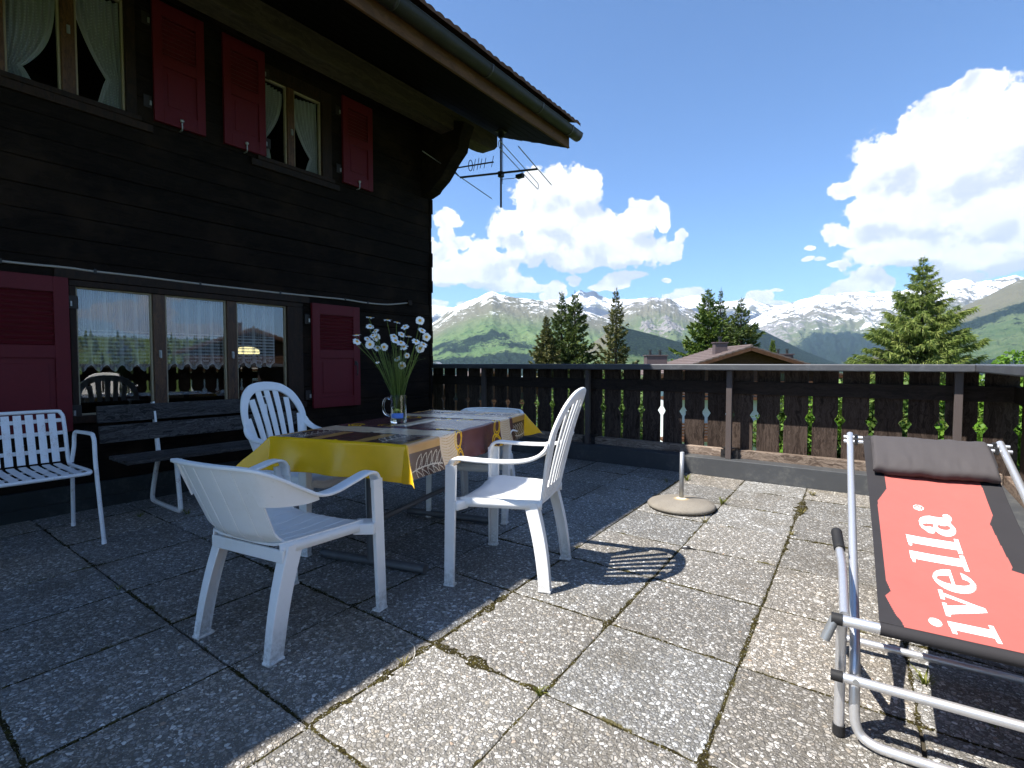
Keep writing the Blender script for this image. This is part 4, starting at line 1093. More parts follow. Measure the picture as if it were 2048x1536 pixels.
for (rs_, rt_) in [(.45, .50), (.555, .52), (.44, 1.06), (.54, 1.05), (.30, .56), (.2, 1.02), (-.45, .51), (-.55, .53), (-.44, 1.07), (-.54, 1.05), (-.3, .55), (-.12, .60), (.05, 1.0), (-.22, 1.05)]:
    ang = np.arctan2(tc_ + TB - rt_, sc_ - rs_); rr = np.hypot(sc_ - rs_, tc_ + TB - rt_) * (1 + .14 * np.sin(2 * ang + rs_ * 40))
    mi[(np.abs(rr - .050) < .0058) | (np.abs(rr - .034 - .004 * np.sin(ang)) < .0036)] = 1
def line(p, q, w=.0022, curve=0):
    p, q = np.array(p), np.array(q); d = q - p; L = np.linalg.norm(d); d = d / L; n = np.array([-d[1], d[0]])
    u = (sc_ - p[0]) * d[0] + (tt_ - p[1]) * d[1]; v = (sc_ - p[0]) * n[0] + (tt_ - p[1]) * n[1]
    f = np.clip(u / L, 0, 1); v = v - curve * 4 * f * (1 - f)
    mi[(u > 0) & (u < L) & (np.abs(v) < w) & (mi != 2)] = 4
for sg in (-1, 1):
    for y0, y1, rev in ((.03, .285, 1), (1.345, 1.60, -1)):
        for sb, dirn in ((.54, -1), (.25, 1)):
            a0_, a1_ = (sg * (sb + .0), y0 if rev > 0 else y1), (sg * (sb - .05 * 0), y1 if rev > 0 else y0)
            line(a0_, a1_, .003, .012)
            for k in range(5):
                f = .12 + .18 * k; yb = a0_[1] + (a1_[1] - a0_[1]) * f
                for side in (-1, 1):
                    tip = (sg * sb + side * .075, yb + rev * .055)
                    line((sg * sb, yb), tip, .0020, .016 * side); line((sg * sb, yb), tip, .0020, -.014 * side)
end = (tc_ < -TB + .004) | (tc_ > TB - .004); mi[end] = 1
cn = (a_ > TA + .004) & (np.abs(tc_) > TB - .03) & (a_ > TA + (TB - np.abs(tc_)) * 5); mi[cn] = 1
def mat_oilcloth(name, c):
    m, t, b_, o = new_mat(name); n = t.noise(t.objco(), 12, 4, .6); n2 = t.noise(t.objco(), 700, 2, .5)
    cc = t.mix(n, tuple(q * .88 for q in c), tuple(q * 1.1 for q in c))
    pset(t, b_, cc, t.math('MULTIPLY_ADD', n, .14, .17), None, .5, t.bump(t.math('ADD', t.math('MULTIPLY', n, 3), n2), .12, .002)); return m
CLM = [mat_oilcloth("oilcloth_brown", (.085, .038, .024)), mat_oilcloth("oilcloth_yellow", (.80, .445, .010)), mat_oilcloth("oilcloth_beige", (.72, .53, .34)),
       mat_oilcloth("oilcloth_tan", (.50, .26, .075)), mat_oilcloth("oilcloth_pale_line", (.68, .56, .42)), mat_oilcloth("oilcloth_plum", (.105, .038, .036))]
cloth = np_mesh("tablecloth", np.stack([X, Y, Z], -1), Fq, CLM, mi.ravel())
cloth.location = (*TC, 0); cloth.rotation_euler = (0, 0, TR)
md = cloth.modifiers.new("thick", 'SOLIDIFY'); md.thickness = .0012; md.offset = 1
tag(cloth, "glossy yellow, brown and beige patterned oilcloth hanging over the table edges", "tablecloth")

# ------------------------------------------------------------------ jug of daisies
JB = on_z(797, 846, TZ + .006); JW = float((JB - EYEV) @ FH)
jug = thing("glass_jug", "glass beer jug with a blue printed band, holding the daisies on the table", "jug", tuple(JB), R(20))
mg, t_, b_, o_ = new_mat("jug_glass"); pset(t_, b_, (.95, .97, .96), .02, None, .5); b_.inputs['Transmission Weight'].default_value = 1.0; b_.inputs['IOR'].default_value = 1.45
rj = .050; HJ = .176
b = MB(); b.lathe([(0, .002), (rj * .92, 0), (rj, .006), (rj * 1.01, .03), (rj * .99, .09), (rj * .98, .15), (rj * 1.04, HJ), (rj * 1.04 - .004, HJ), (rj * .98 - .004, .15), (rj * .99 - .004, .09), (rj - .004, .030), (rj * .9, .016), (0, .014)], 40)
b.build("jug_body", mg, jug, smooth=60)
ja = math.atan2(-_rt[1], -_rt[0]) - R(20); jd = Vector((math.cos(ja), math.sin(ja), 0))
b = MB(); hp = [jd * (rj * .97) + Vector((0, 0, .150)), jd * (rj + .022) + Vector((0, 0, .158)), jd * (rj + .040) + Vector((0, 0, .135)), jd * (rj + .044) + Vector((0, 0, .098)), jd * (rj + .032) + Vector((0, 0, .060)), jd * (rj * .99) + Vector((0, 0, .045))]
b.tube(smooth_path(hp, 6), .0075, 10); b.build("handle", mg, jug, smooth=True)
M_BLUE = mat_paint("blue_print", (.10, .22, .62), .35, .1); M_PALM = mat_paint("yellow_green_print", (.42, .44, .08), .4, .2)
va = math.atan2(-FH[1], -FH[0]) - R(20)
def jp(a, z, rr=rj * 1.006): return (rr * math.cos(va + a), rr * math.sin(va + a), z)
b = MB(); b.grid([[jp(a, z) for a in np.linspace(-.75, .85, 17)] for z in (.034, .048, .066)]); b.build("printed_band", M_BLUE, jug, smooth=True)
b = MB()
for k in range(9):
    an = R(-10 + 200 * k / 8); L = .030
    p = [jp(.05 + math.cos(an) * L * f / rj, .084 + math.sin(an) * L * f - .020 * f * f, rj * 1.012) for f in np.linspace(0, 1, 7)]
    b.tube(p, [.0028 * (1 - .8 * f) for f in np.linspace(0, 1, 7)], 5)
b.tube([jp(.05, .066, rj * 1.01), jp(.05, .085, rj * 1.012)], .0025, 5)
b.build("printed_plant", M_PALM, jug, smooth=True)
mw, t_, b_, o_ = new_mat("jug_water"); pset(t_, b_, (.75, .83, .68), .02); b_.inputs['Transmission Weight'].default_value = 1.0; b_.inputs['IOR'].default_value = 1.33
b = MB(); b.lathe([(0, .0155), (rj * .86, .018), (rj - .0055, .034), (rj * .98 - .0055, .10), (0, .10)], 32); wv_ = b.build("water", mw, jug, smooth=60)

M_STEM = mat_foliage("daisy_stem", [(.045, .085, .012), (.11, .17, .03), (.20, .24, .06)], .55, .15)
M_PETAL, t_, b_, o_ = new_mat("daisy_petal"); pset(t_, b_, (.82, .82, .80), .6, None, .2)
M_DISC = mat_paint("daisy_disc", (.78, .42, .015), .8, .3, .2, 0, None, .9, 200)
HEADS = [  # photo position, size, facing: tilt of the head away from upright, turn
 (740,635,1.0,'up'),(775,640,.95,'up'),(794,645,.85,'up'),(840,641,1.0,'face'),(810,654,.95,'half'),(740,653,.95,'half'),(751,662,.85,'half'),(713,670,1.0,'up'),(714,683,1.0,'half'),
 (752,674,1.0,'face'),(735,678,.8,'half'),(740,689,1.1,'face'),(755,696,1.0,'half'),(768,694,.95,'face'),(788,673,1.0,'half'),(791,681,1.05,'half'),(803,669,.9,'half'),(817,673,.8,'up'),(844,661,1.0,'half'),
 (853,674,1.0,'face'),(832,683,1.0,'half'),(847,689,.9,'half'),(840,697,1.05,'face'),(808,694,1.05,'half'),(802,686,1.0,'half'),(814,711,.7,'face'),(795,717,.95,'half'),(804,731,.95,'hang'),(755,725,.45,'half'),(746,671,.8,'half')]
rnd = random.Random(21); LAB = {0: "daisy at the top left of the jug's bunch, edge-on", 3: "daisy at the top right of the jug's bunch, facing the viewer", 7: "daisy furthest out on the shutter side of the jug's bunch", 19: "daisy facing the viewer nearest the mountain view", 27: "daisy hanging upside down low over the jug rim", 28: "small unopened daisy bud low among the stems", 11: "large daisy facing the viewer over the red shutter"}
for hi, (hx, hy, sz, kind) in enumerate(HEADS):
    dep = JW + rnd.uniform(-.07, .07); H_ = Vector(at_depth(hx, hy, dep))
    to_eye = (Vector(EYEV) - H_).normalized(); side = Vector(_rt) * rnd.uniform(-.5, .5)
    if kind == 'up': nrm = (Vector((0, 0, 1)) + to_eye * .12 + side * .5).normalized()
    elif kind == 'face': nrm = (to_eye + Vector((0, 0, .25)) + side * .3).normalized()
    elif kind == 'half': nrm = (to_eye * .6 + Vector((0, 0, .8)) + side).normalized()
    else: nrm = (to_eye * .8 + Vector((0, 0, -.35)) + side * .3).normalized()
    dz_ = thing("daisy", LAB.get(hi, "white daisy with a yellow eye in the glass jug's bunch"), "daisy", tuple(H_), 0, "daisies in the glass jug")
    q = nrm.to_track_quat('Z', 'Y').to_matrix().to_4x4()
    b = MB(); npet = rnd.randint(15, 19); rp = .0268 * sz
    for k in range(npet):
        a = 2 * math.pi * k / npet + rnd.uniform(-.06, .06); L = rp * rnd.uniform(.9, 1.06); w = rp * .20; droop = rnd.uniform(-.35, .05)
        u = Vector((math.cos(a), math.sin(a), 0)); v = Vector((-math.sin(a), math.cos(a), 0)); rows = []
        for f, ww in ((.20, .5), (.45, 1), (.75, 1.05), (.93, .75), (1.0, .25)):
            c = u * L * f + Vector((0, 0, L * (droop * f * f + .05))); rows.append([tuple(c - v * w * ww + Vector((0, 0, .0008))), tuple(c), tuple(c + v * w * ww + Vector((0, 0, .0008)))])
        b.grid(rows)
    b.build("petals", M_PETAL, dz_, smooth=True, M=q)
    b = MB(); rd = .0095 * sz; b.lathe([(rd * .98, -.001), (rd, .0015), (rd * .8, .0042), (rd * .45, .0054), (0, .0050)], 14); b.build("flower_centre", M_DISC, dz_, smooth=True, M=q)
    inner = Vector(JB) + Vector((rnd.uniform(-.018, .018), rnd.uniform(-.018, .018), .025)); rim = Vector(JB) + Vector((0, 0, HJ)) + (H_ - Vector(JB)).normalized() * 0
    hd = Vector((H_.x - JB[0], H_.y - JB[1], 0)); rim += hd * .16 + Vector((rnd.uniform(-.012, .012), rnd.uniform(-.012, .012), 0))
    if Vector((rim.x - JB[0], rim.y - JB[1])).length > .042: rim = Vector((JB[0], JB[1], rim.z)) + hd.normalized() * .042
    midp = rim.lerp(H_, .55) + Vector((rnd.uniform(-.012, .012), rnd.uniform(-.012, .012), 0)) - hd * .05
    base_ = H_ - nrm * .002; pre = H_ - nrm * .018
    sp = smooth_path([inner - H_, rim - H_, midp - H_, pre - H_, base_ - H_], 6)
    b = MB(); b.tube(sp, [.0017] * (len(sp) - 4) + [.0018, .002, .0026, .004], 6); b.lathe([(0, 0), (.001, 0)], 3)
    for k in range(rnd.randint(2, 4)):
        p = Vector(sp[rnd.randint(6, 15)]); d = Vector((rnd.uniform(-1, 1), rnd.uniform(-1, 1), rnd.uniform(.2, 1))).normalized(); L = rnd.uniform(.02, .045); w = Vector((d.y, -d.x, 0)).normalized() * .0022
        b.grid([[tuple(p - w * .5), tuple(p + w * .5)], [tuple(p + d * L * .5 - w), tuple(p + d * L * .5 + w)], [tuple(p + d * L - w * .1 + Vector((0, 0, -.004))), tuple(p + d * L + w * .1 + Vector((0, 0, -.004)))]])
    b.build("stem", M_STEM, dz_, smooth=True)
gr = thing("grass_spray", "thin green grasses filling the neck of the glass jug", "grass spray", tuple(JB))
b = MB()
for k in range(130):
    a = rnd.uniform(0, 6.283); r0 = rnd.uniform(0, .03); L = rnd.uniform(.16, .34); lean = rnd.uniform(.0, .32)
    p0_ = Vector((math.cos(a) * r0 * .6, math.sin(a) * r0 * .6, .03)); p1_ = Vector((math.cos(a) * (r0 + .008), math.sin(a) * (r0 + .008), .17)); p2_ = p1_ + Vector((math.cos(a) * lean * L * .7, math.sin(a) * lean * L * .7, L * .6)); p3_ = p2_ + Vector((math.cos(a) * lean * L * .8, math.sin(a) * lean * L * .8, L * rnd.uniform(.1, .4)))
    sp = smooth_path([p0_, p1_, p2_, p3_], 5); b.tube(sp, [.0013 * (1 - .75 * i / len(sp)) for i in range(len(sp))], 4)
b.build("blades", M_STEM, gr, smooth=True)
# ------------------------------------------------------------------ slatted metal chair by the shutter (faces the terrace, +X)
sc = thing("slatted_chair", "white metal chair with flat slats, standing against the lower shutter at the photo's edge", "chair", (-4.10, .70, 0), 0)
SW = .255                                   # half width along Y; x runs forward
def part(name, b, mat, root, **k): return b.build(name, mat, root, **k)
b = MB()
for s in (-1, 1):
    b.tube(smooth_path([(.05, s * SW, .445), (-.18, s * SW, .440), (-.235, s * SW, .455), (-.262, s * SW, .52), (-.30, s * SW, .66), (-.325, s * SW * .99, .752)], 6), .0115, 12)
bt = smooth_path([(-.325, -SW * .99, .752), (-.331, -SW * .94, .775), (-.334, -SW * .84, .785), (-.334, 0, .787), (-.334, SW * .84, .785), (-.331, SW * .94, .775), (-.325, SW * .99, .752)], 6)
b.tube(bt, .0115, 12); b.tube(smooth_path([(.05, -SW, .445), (.20, -SW, .447), (.235, -SW * .95, .445), (.245, -SW * .8, .44), (.245, SW * .8, .44), (.235, SW * .95, .445), (.20, SW, .447), (.05, SW, .445)], 6), .0115, 12)
part("tube_frame", b, M_WHITEP, sc, smooth=50)
for s in (-1, 1):
    b = MB(); y = s * (SW + .024)
    b.tube(smooth_path([(.262, y + s * .02, .012), (.238, y + s * .008, .30), (.225, y, .50), (.215, y, .62), (.195, y, .655), (.15, y, .668), (-.10, y, .660), (-.17, y, .652), (-.20, y, .62), (-.215, y, .55), (-.235, y - s * .01, .45)], 6), .0115, 12)
    part("armrest", b, M_WHITEP, sc, smooth=50)
    b = MB(); b.tube([(-.215, y - s * .012, .44), (-.33, y + s * .01, .012)], .0115, 12); part("leg", b, M_WHITEP, sc, smooth=50)
    b = MB(); b.tube([(.262, y + s * .02, 0), (.261, y + s * .0195, .022)], .0135, 12); b.tube([(-.3305, y + s * .01, 0), (-.328, y + s * .0095, .022)], .0135, 12); part("foot_cap", b, M_WHITEP, sc, smooth=50)
def backp(t): # along the back from seat to top
    return (-.248 - .085 * t, .458 + .312 * t)
for k in range(8):
    y = (k - 3.5) * .0555
    b = MB(); rows = []
    for t in np.linspace(0.02, 1.0, 6): x, z = backp(t); rows.append((x + .010, y, z))
    b.sweep(rows, [(0, 1, 0)] * 6, [(1, 0, .3)] * 6, [.0195] * 6, [.003] * 6, 6, 8); part("back_slat", b, M_WHITEP, sc)
    b = MB(); rows = [(-.225, y, .452), (-.18, y, .449), (0, y, .447), (.2, y, .449), (.242, y, .446), (.254, y, .438)]
    b.sweep(rows, [(0, 1, 0)] * 6, [(0, 0, 1)] * 6, [.0195] * 6, [.003] * 6, 6, 8); part("seat_slat", b, M_WHITEP, sc)
b = MB()
for t in (.25, .60, .86): x, z = backp(t); b.box(x - .001, x + .0045, -SW, SW, z - .012, z + .012)
for x in (-.10, .10): b.box(x - .012, x + .012, -SW, SW, .436, .442)
part("cross_strip", b, M_WHITEP, sc)

# ------------------------------------------------------------------ plank bench under the window
bench = thing("bench", "weathered plank bench on a rusty white tube frame below the big window", "bench", (-4.45, 1.9, 0))
M_PLANK = mat_wood("bench_plank", (.018, .016, .015), (.105, .098, .094), 'y', .85, 1.2, True, .15, .8)
BY0, BY1 = -.72, .80
for (x, z, tilt) in ((-.16, .728, .12), (-.115, .585, .12)):
    b = MB(); b.bar((x, BY0, z), (x, BY1, z), .026, .125, (-.16, 0, 1)); part("back_plank", b, M_PLANK, bench, bevel=.004)
for x in (.02, .145, .27):
    b = MB(); b.box(x - .058, x + .058, BY0 + .03, BY1, .412, .437); part("seat_plank", b, M_PLANK, bench, bevel=.004)
for y in (-.36, .52):
    b = MB(); b.bar((-.185, y, .80), (-.10, y, .40), .014, .045, (1, 0, .2))
    b.tube(smooth_path([(-.15, y, .62), (-.10, y, .40), (-.16, y, .26), (-.235, y, .08), (-.235, y, .03), (-.19, y, .016), (.0, y, .014), (.24, y, .016), (.285, y, .03), (.285, y, .08), (.25, y, .30), (.235, y, .40)], 8), .0165, 12)
    b.bar((-.10, y, .398), (.30, y, .402), .03, .018); part("frame", b, M_WHITER, bench, smooth=40)

# ------------------------------------------------------------------ parasol base
ps = thing("parasol_base", "round concrete parasol base with an empty upright steel tube, in the sun", "parasol base", (-1.265, 3.885, 0))
m_, t_, b_, o_ = new_mat("rough_concrete"); co = t_.objco(); n = t_.noise(co, 4, 5, .6); n2 = t_.noise(co, 160, 4, .75); rr = t_.vmath('LENGTH', t_.vmath('MULTIPLY', co, (1, 1, 0)))
c_ = t_.mix(n, (.13, .115, .095), (.27, .245, .205)); c_ = t_.mix(t_.step(n2, .55, .75), c_, (.07, .06, .05)); c_ = t_.mix(t_.step(t_.math('ADD', rr, t_.math('MULTIPLY', n, .03)), .082, .045), c_, (.42, .31, .17)); c_ = t_.mix(t_.step(rr, .043, .030), c_, (.62, .55, .42))
pset(t_, b_, c_, .9, None, .2, t_.bump(n2, .6, .006))
b = MB(); b.lathe([(0, -.004), (.225, .0), (.246, .014), (.250, .026), (.238, .040), (.19, .054), (.12, .064), (.05, .069), (.030, .074), (.022, .078), (0, .078)], 48); part("concrete_disc", b, m_, ps, smooth=60)
b = MB(); b.tube([(0, 0, .07), (-.002, .012, .425)], .0165, 16, caps=False); o = part("pole", b, M_GALV, ps, smooth=True); md = o.modifiers.new("t", 'SOLIDIFY'); md.thickness = .003

# ------------------------------------------------------------------ reclining deckchair
LR = R(4.2)
lg = thing("deckchair", "aluminium deckchair with a black and red lettered cloth and a padded head roll", "deckchair", (-.062, 1.745, 0), LR)
LW = .545
HEAD = np.array([1.262, .752])              # v (along), z of the pole tops
def tube_part(name, pts, r, mat=M_ALU, n=14, sm=6, smooth=True):
    b = MB(); b.tube(smooth_path(pts, sm) if sm > 1 else pts, r, n); return part(name, b, mat, lg, smooth=50)
RT = .0138
pole_l = [(0, HEAD[0], HEAD[1]), (0, .75, .545), (0, .30, .365), (0, .10, .275), (0, .040, .215), (0, .018, .14), (.003, .010, .065), (.018, .004, .030), (.050, -.008, .019), (.10, -.012, .0175), (LW / 2, -.012, .0175)]
pole_r = [(LW - x, y, z) for x, y, z in pole_l]
tube_part("back_pole", pole_l, RT); tube_part("back_pole", pole_r, RT)
ex = np.array([0, .862, .507]); up_f = np.array([0, -.507, .862])
def on_pole(t): q = (t - .57) / .43; return np.array([0, .75 + (HEAD[0] - .75) * q, .545 + (HEAD[1] - .545) * q])
for t in (.978, .945):
    p = on_pole(t); b = MB(); b.tube([p + [-.026, 0, 0], p + [.08, 0, 0]], .0085, 10); b.tube([p + [LW - .075, 0, 0], p + [LW + .026, 0, 0]], .0085, 10); b.tube([p + [.08, 0, 0], p + [LW - .075, 0, 0]], .0085, 10); part("head_bar", b, M_ALU, lg, smooth=50)
    for q in (.017, LW - .030): b = MB(); b.box(q, q + .013, p[1] - .013, p[1] + .013, p[2] - .015, p[2] + .015); part("spacer", b, M_RUBBER, lg, bevel=.002)
# front bar that carries the cloth, low cross bar, rear floor bar
FB = np.array([0, -.035, .372])
tube_part("front_bar", [(-.055, FB[1] - .004, FB[2]), (LW + .055, FB[1] - .004, FB[2])], .0145, sm=1)
pl = np.array([0, .010, .196])
tube_part("cross_bar", [(-.058, pl[1] - .034, pl[2] + .004), (LW + .058, pl[1] - .034, pl[2] + .004)], .0132, sm=1)
for s in (0, 1):
    xx = -.060 if s == 0 else LW + .060; sg = 1 if s == 0 else -1
    b = MB(); b.tube([(xx, pl[1] - .034, pl[2] + .004), (xx + sg * .030, pl[1] - .034, pl[2] + .004)], .0156, 14)
    part("end_cap", b, M_RUBBER, lg, smooth=50)
    b = MB(); b.tube([(xx - sg * .002, FB[1] - .004, FB[2]), (xx + sg * .026, FB[1] - .004, FB[2])], .0168, 14)
    part("end_cap", b, M_RUBBER, lg, smooth=50)
for x in (0, LW): b = MB(); b.tube([(x, pl[1] - .055, pl[2] + .010), (x, pl[1] - .048, pl[2] + .009)], .007, 10); part("rivet", b, M_IRON, lg, smooth=50)
RB = np.array([0, .57, .045])
tube_part("rear_bar", [(-.02, RB[1], RB[2]), (LW + .02, RB[1], RB[2])], .0132, sm=1)
for x, sg in ((-.030, 1), (LW + .030, -1)):
    tube_part("seat_leg", [(x, FB[1] + .012, FB[2] - .01), (x, .25, .215), (x, RB[1], RB[2] + .002)], .0135)
    # armrest with a foam grip, and the stub of the folding joint
    tube_part("arm", [(x, FB[1] + .02, FB[2] + .005), (x - sg * .002, .12, .405), (x - sg * .004, .26, .425), (x - sg * .010, .36, .440), (x - sg * .016, .42, .462)], .0128)
    b = MB(); gp = smooth_path([(x - sg * .011, .375, .446), (x - sg * .016, .42, .462), (x - sg * .022, .472, .488)], 8); nr = len(gp)
    b.tube(gp, [.0165] + [.0182] * (nr - 3) + [.0165, .009], 14); part("grip", b, M_RUBBER, lg, smooth=60)
    b = MB(); b.tube([(x - sg * .022, FB[1] - .006, FB[2] + .004), (x - sg * .046, FB[1] - .018, FB[2] - .060)], .0125, 12); part("joint_stub", b, M_GALV, lg, smooth=50)
    tube_part("foot_tube", [(x - sg * .006, FB[1] + .03, FB[2] - .02), (x - sg * .006, .022, .20), (x - sg * .006, .020, .03)], .0138, sm=4)
    b = MB(); b.tube([(x - sg * .006, .020, .034), (x - sg * .006, .020, .004)], .0168, 14); part("foot_cap", b, M_RUBBER, lg, smooth=50)
# cloth: hangs from the head bars and is sewn round the front bar
U0, U1 = .050, LW - .050
def cl(v):
    """v 0 front bar .. 1 head: position along the deckchair"""
    y = FB[1] + (on_pole(.972)[1] - FB[1]) * v; zl = FB[2] + .018 + (on_pole(.972)[2] + .012 - FB[2] - .018) * v
    sag = .072 * (4 * v * (1 - v)) ** 1.0 * (1 - .25 * v)
    return y, zl - sag
nv, nu = 620, 220
vv = np.linspace(0, 1, nv); uu = np.linspace(0, 1, nu)
Vg, Ug = np.meshgrid(vv, uu, indexing='ij')
yy, zz_ = cl(Vg); half = (U1 - U0) / 2 * (1 - .045 * np.sin(np.pi * Vg) + .0 * Vg)
xx = LW / 2 + (Ug * 2 - 1) * half
zz_ = zz_ - .012 * np.sin(np.pi * Ug) * np.sin(np.pi * Vg) + .0012 * (fbm(Ug * 9, Vg * 22, 3) - .5)
PT = np.stack([xx, yy, zz_], -1)
PTc = (PT[:-1, :-1] + PT[1:, 1:]) / 2
# lettering is laid out on the flat cloth: a = distance from the front bar, c = distance from the cloth's left edge
dl = np.hypot(np.diff(cl(vv)[0]), np.diff(cl(vv)[1])); arc = np.concatenate([[0], np.cumsum(dl)]); LEN = arc[-1]
A_ = np.repeat(((arc[:-1] + arc[1:]) / 2)[:, None], nu - 1, 1); C_ = PTc[..., 0] - U0; CWID = U1 - U0
def inpoly(px_, py_, poly):
    ins = np.zeros(px_.shape, bool); n = len(poly); j = n - 1
    for i in range(n):
        xi, yi = poly[i]; xj, yj = poly[j]
        with np.errstate(divide='ignore', invalid='ignore'):
            c = ((yi > py_) != (yj > py_)) & (px_ < (xj - xi) * (py_ - yi) / ((yj - yi) or 1e-12) + xi)
        ins ^= c; j = i
    return ins
mi = np.zeros(A_.shape, int)
RED = [(.0, .055), (.0, .40), (.44, .395), (.462, .362), (.482, .368), (.74, .360), (.80, .378), (1.3, .378), (1.3, .066), (.90, .070), (.80, .036), (.26, .032), (.20, .040), (.165, .024), (.06, .042), (.03, .052)]
mi[inpoly(A_, C_, RED)] = 1
ell = lambda x, y, cx, cy, rx, ry: ((x - cx) / rx) ** 2 + ((y - cy) / ry) ** 2 < 1
box_ = lambda x, y, a, b, c, d: (x > a) & (x < b) & (y > c) & (y < d)
def slant(x, y): return x
def gl_i(x, y): return box_(x, y, .12, .335, 0, .68) | box_(x, y, .02, .44, 0, .075) | inpoly(x, y, [(.02, .68), (.335, .70), (.335, .60), (.02, .62)]) | ell(x, y, .225, .895, .108, .10)
def gl_v(x, y): return inpoly(x, y, [(0, .68), (.35, .68), (.35, .61), (.285, .60), (.42, .24), (.535, .60), (.45, .61), (.45, .68), (.70, .68), (.70, .61), (.63, .60), (.41, -.01), (.31, -.01), (.07, .60), (0, .61)])
def gl_e(x, y): return (ell(x, y, .32, .34, .31, .355) & ~(ell(x, y, .335, .35, .115, .285) & ~box_(x, y, 0, .9, .335, .40)) & ~box_(x, y, .30, .9, .17, .335)) | (box_(x, y, .15, .615, .335, .40) & ell(x, y, .32, .36, .31, .34))
def gl_l(x, y): return box_(x, y, .12, .345, 0, 1.02) | box_(x, y, .02, .445, 0, .075) | inpoly(x, y, [(.02, 1.0), (.345, 1.03), (.345, .92), (.02, .95)])
def gl_a(x, y):
    bowl = ell(x, y, .25, .20, .235, .215) & ~ell(x, y, .285, .205, .085, .130)
    arch = ell(x, y, .315, .43, .265, .27) & ~ell(x, y, .275, .41, .075, .225) & ((y > .43) | (x > .33))
    arch &= ~box_(x, y, 0, .28, 0, .44)
    return (bowl & (x < .50)) | arch & (y > .16) | box_(x, y, .345, .575, .04, .45) | ell(x, y, .145, .50, .105, .095) | (ell(x, y, .58, .09, .115, .095) & (y < .16))
EM = .218; A0 = .020; BASE = .256
EMC = .142; gx_, gy_ = (A_ - A0) / EM, (BASE - C_) / EMC
pos = 0.0
for fn, adv in ((gl_i, .47), (gl_v, .70), (gl_e, .655), (gl_l, .475), (gl_l, .475), (gl_a, .70)):
    mi[fn(gx_ - pos, gy_) & (mi >= 0)] = 2; pos += adv
# registered mark
rx0, ry0, rs_ = A0 + EM * (pos + .10), BASE - EMC * .80 + .022, .0185
dx_, dy_ = (A_ - rx0) / rs_ , (ry0 - C_) / (rs_ * .85); dr = np.hypot(dx_, dy_)
mi[(dr < 1) & (dr > .84)] = 2
Rg = box_(dx_, dy_, -.42, -.24, -.52, .52) | ((np.abs(np.hypot((dx_ + .02) / 1.15, (dy_ - .24)) - .24) < .075) & (dx_ > -.30)) | inpoly(dx_, dy_, [(-.02, .02), (.18, .02), (.48, -.52), (.27, -.52)])
mi[Rg] = 2
def mat_print(name, c, c2):
    m, t, b_, o = new_mat(name); co = t.objco()
    wv = t.noise(t.mapv(co, (1, 1, 1)), 1500, 2, .5); n = t.noise(co, 7, 4, .65)
    cc = t.mix(t.math('MULTIPLY_ADD', wv, .5, t.math('MULTIPLY', n, .5)), c, c2); pset(t, b_, cc, .8, None, .15, t.bump(t.math('ADD', wv, t.math('MULTIPLY', n, 5)), .16, .002)); return m
M_BLACKC = mat_print("black_canvas", (.020, .019, .021), (.040, .038, .041)); M_REDC = mat_print("red_print", (.33, .088, .075), (.43, .120, .104)); M_WHC = mat_print("white_print", (.78, .76, .74), (.84, .83, .81))
clo = np_mesh("cloth", PT, grid_faces(nv, nu), [M_BLACKC, M_REDC, M_WHC], mi.ravel(), True, lg)
md = clo.modifiers.new("t", 'SOLIDIFY'); md.thickness = .0014; md.offset = -1; md.use_flip_normals = False
b = MB(); b.tube([(U0 + .002, FB[1] - .004, FB[2]), (U1 - .002, FB[1] - .004, FB[2])], .0172, 18); part("hem", b, M_BLACKC, lg, smooth=50)
b = MB(); y1_, z1_ = cl(1.0); y2_, z2_ = cl(.955)
b.box(U0 + .001, U1 - .001, y1_ - .030, y1_ + .026, z1_ - .046, z1_ + .004); part("head_hem", b, M_BLACKC, lg, bevel=.02)
# padded head roll strapped over the top of the cloth
r_, c_n = 34, 60; P = []
c0, c1 = U0 + .028, U1 - .012
cy_, cz_ = cl(.86); ty, tz = cl(.99); ly, lz = cl(.75); ax = np.array([ty - ly, tz - lz]); axn = ax / np.linalg.norm(ax); nn = np.array([-axn[1], axn[0]])
Lh, Th = .135, .036
for i in range(r_ + 1):
    a = 2 * math.pi * i / r_; row = []
    for k in range(c_n + 1):
        u = k / c_n; e = min(1, min(u, 1 - u) / .035); sq = (1 - (1 - e) ** 2) ** .5 if e < 1 else 1
        px_ = math.copysign(abs(math.cos(a)) ** .62, math.cos(a)) * Lh; pn = math.copysign(abs(math.sin(a)) ** .75, math.sin(a)) * Th * (.35 + .65 * sq)
        wr = .0045 * (fbm(np.array([u * 14 + 3]), np.array([math.cos(a) * 2.2 + 5]), 3)[0] - .5) * 2 * (1.6 if math.cos(a) < -.3 else .8)
        pn += wr + Th * .80; px_ += wr * .6
        row.append((c0 + (c1 - c0) * u, cy_ + axn[0] * px_ + nn[0] * pn, cz_ + axn[1] * px_ + nn[1] * pn))
    P.append(row)
b = MB(); b.grid(P); b.add([p for row in P for p in (row[0],)], [tuple(range(r_))]); b.add([p for row in P for p in (row[-1],)], [tuple(range(r_ - 1, -1, -1))])
M_PAD = mat_print("head_roll_fabric", (.050, .045, .046), (.078, .071, .072)); part("head_roll", b, M_PAD, lg, smooth=50)
b = MB()
pth = [(U1 - .004, *cl(.99)), (U1 - .004, *(np.array(cl(.93)) + [0, .010])), (U1 - .004, *(np.array(cl(.86)) + [0, .004]))]
b.sweep(pth, [(1, 0, 0)] * 3, [(0, -.5, .86)] * 3, [.010] * 3, [.0015] * 3, 4, 8); part("strap", b, M_BLACKC, lg)

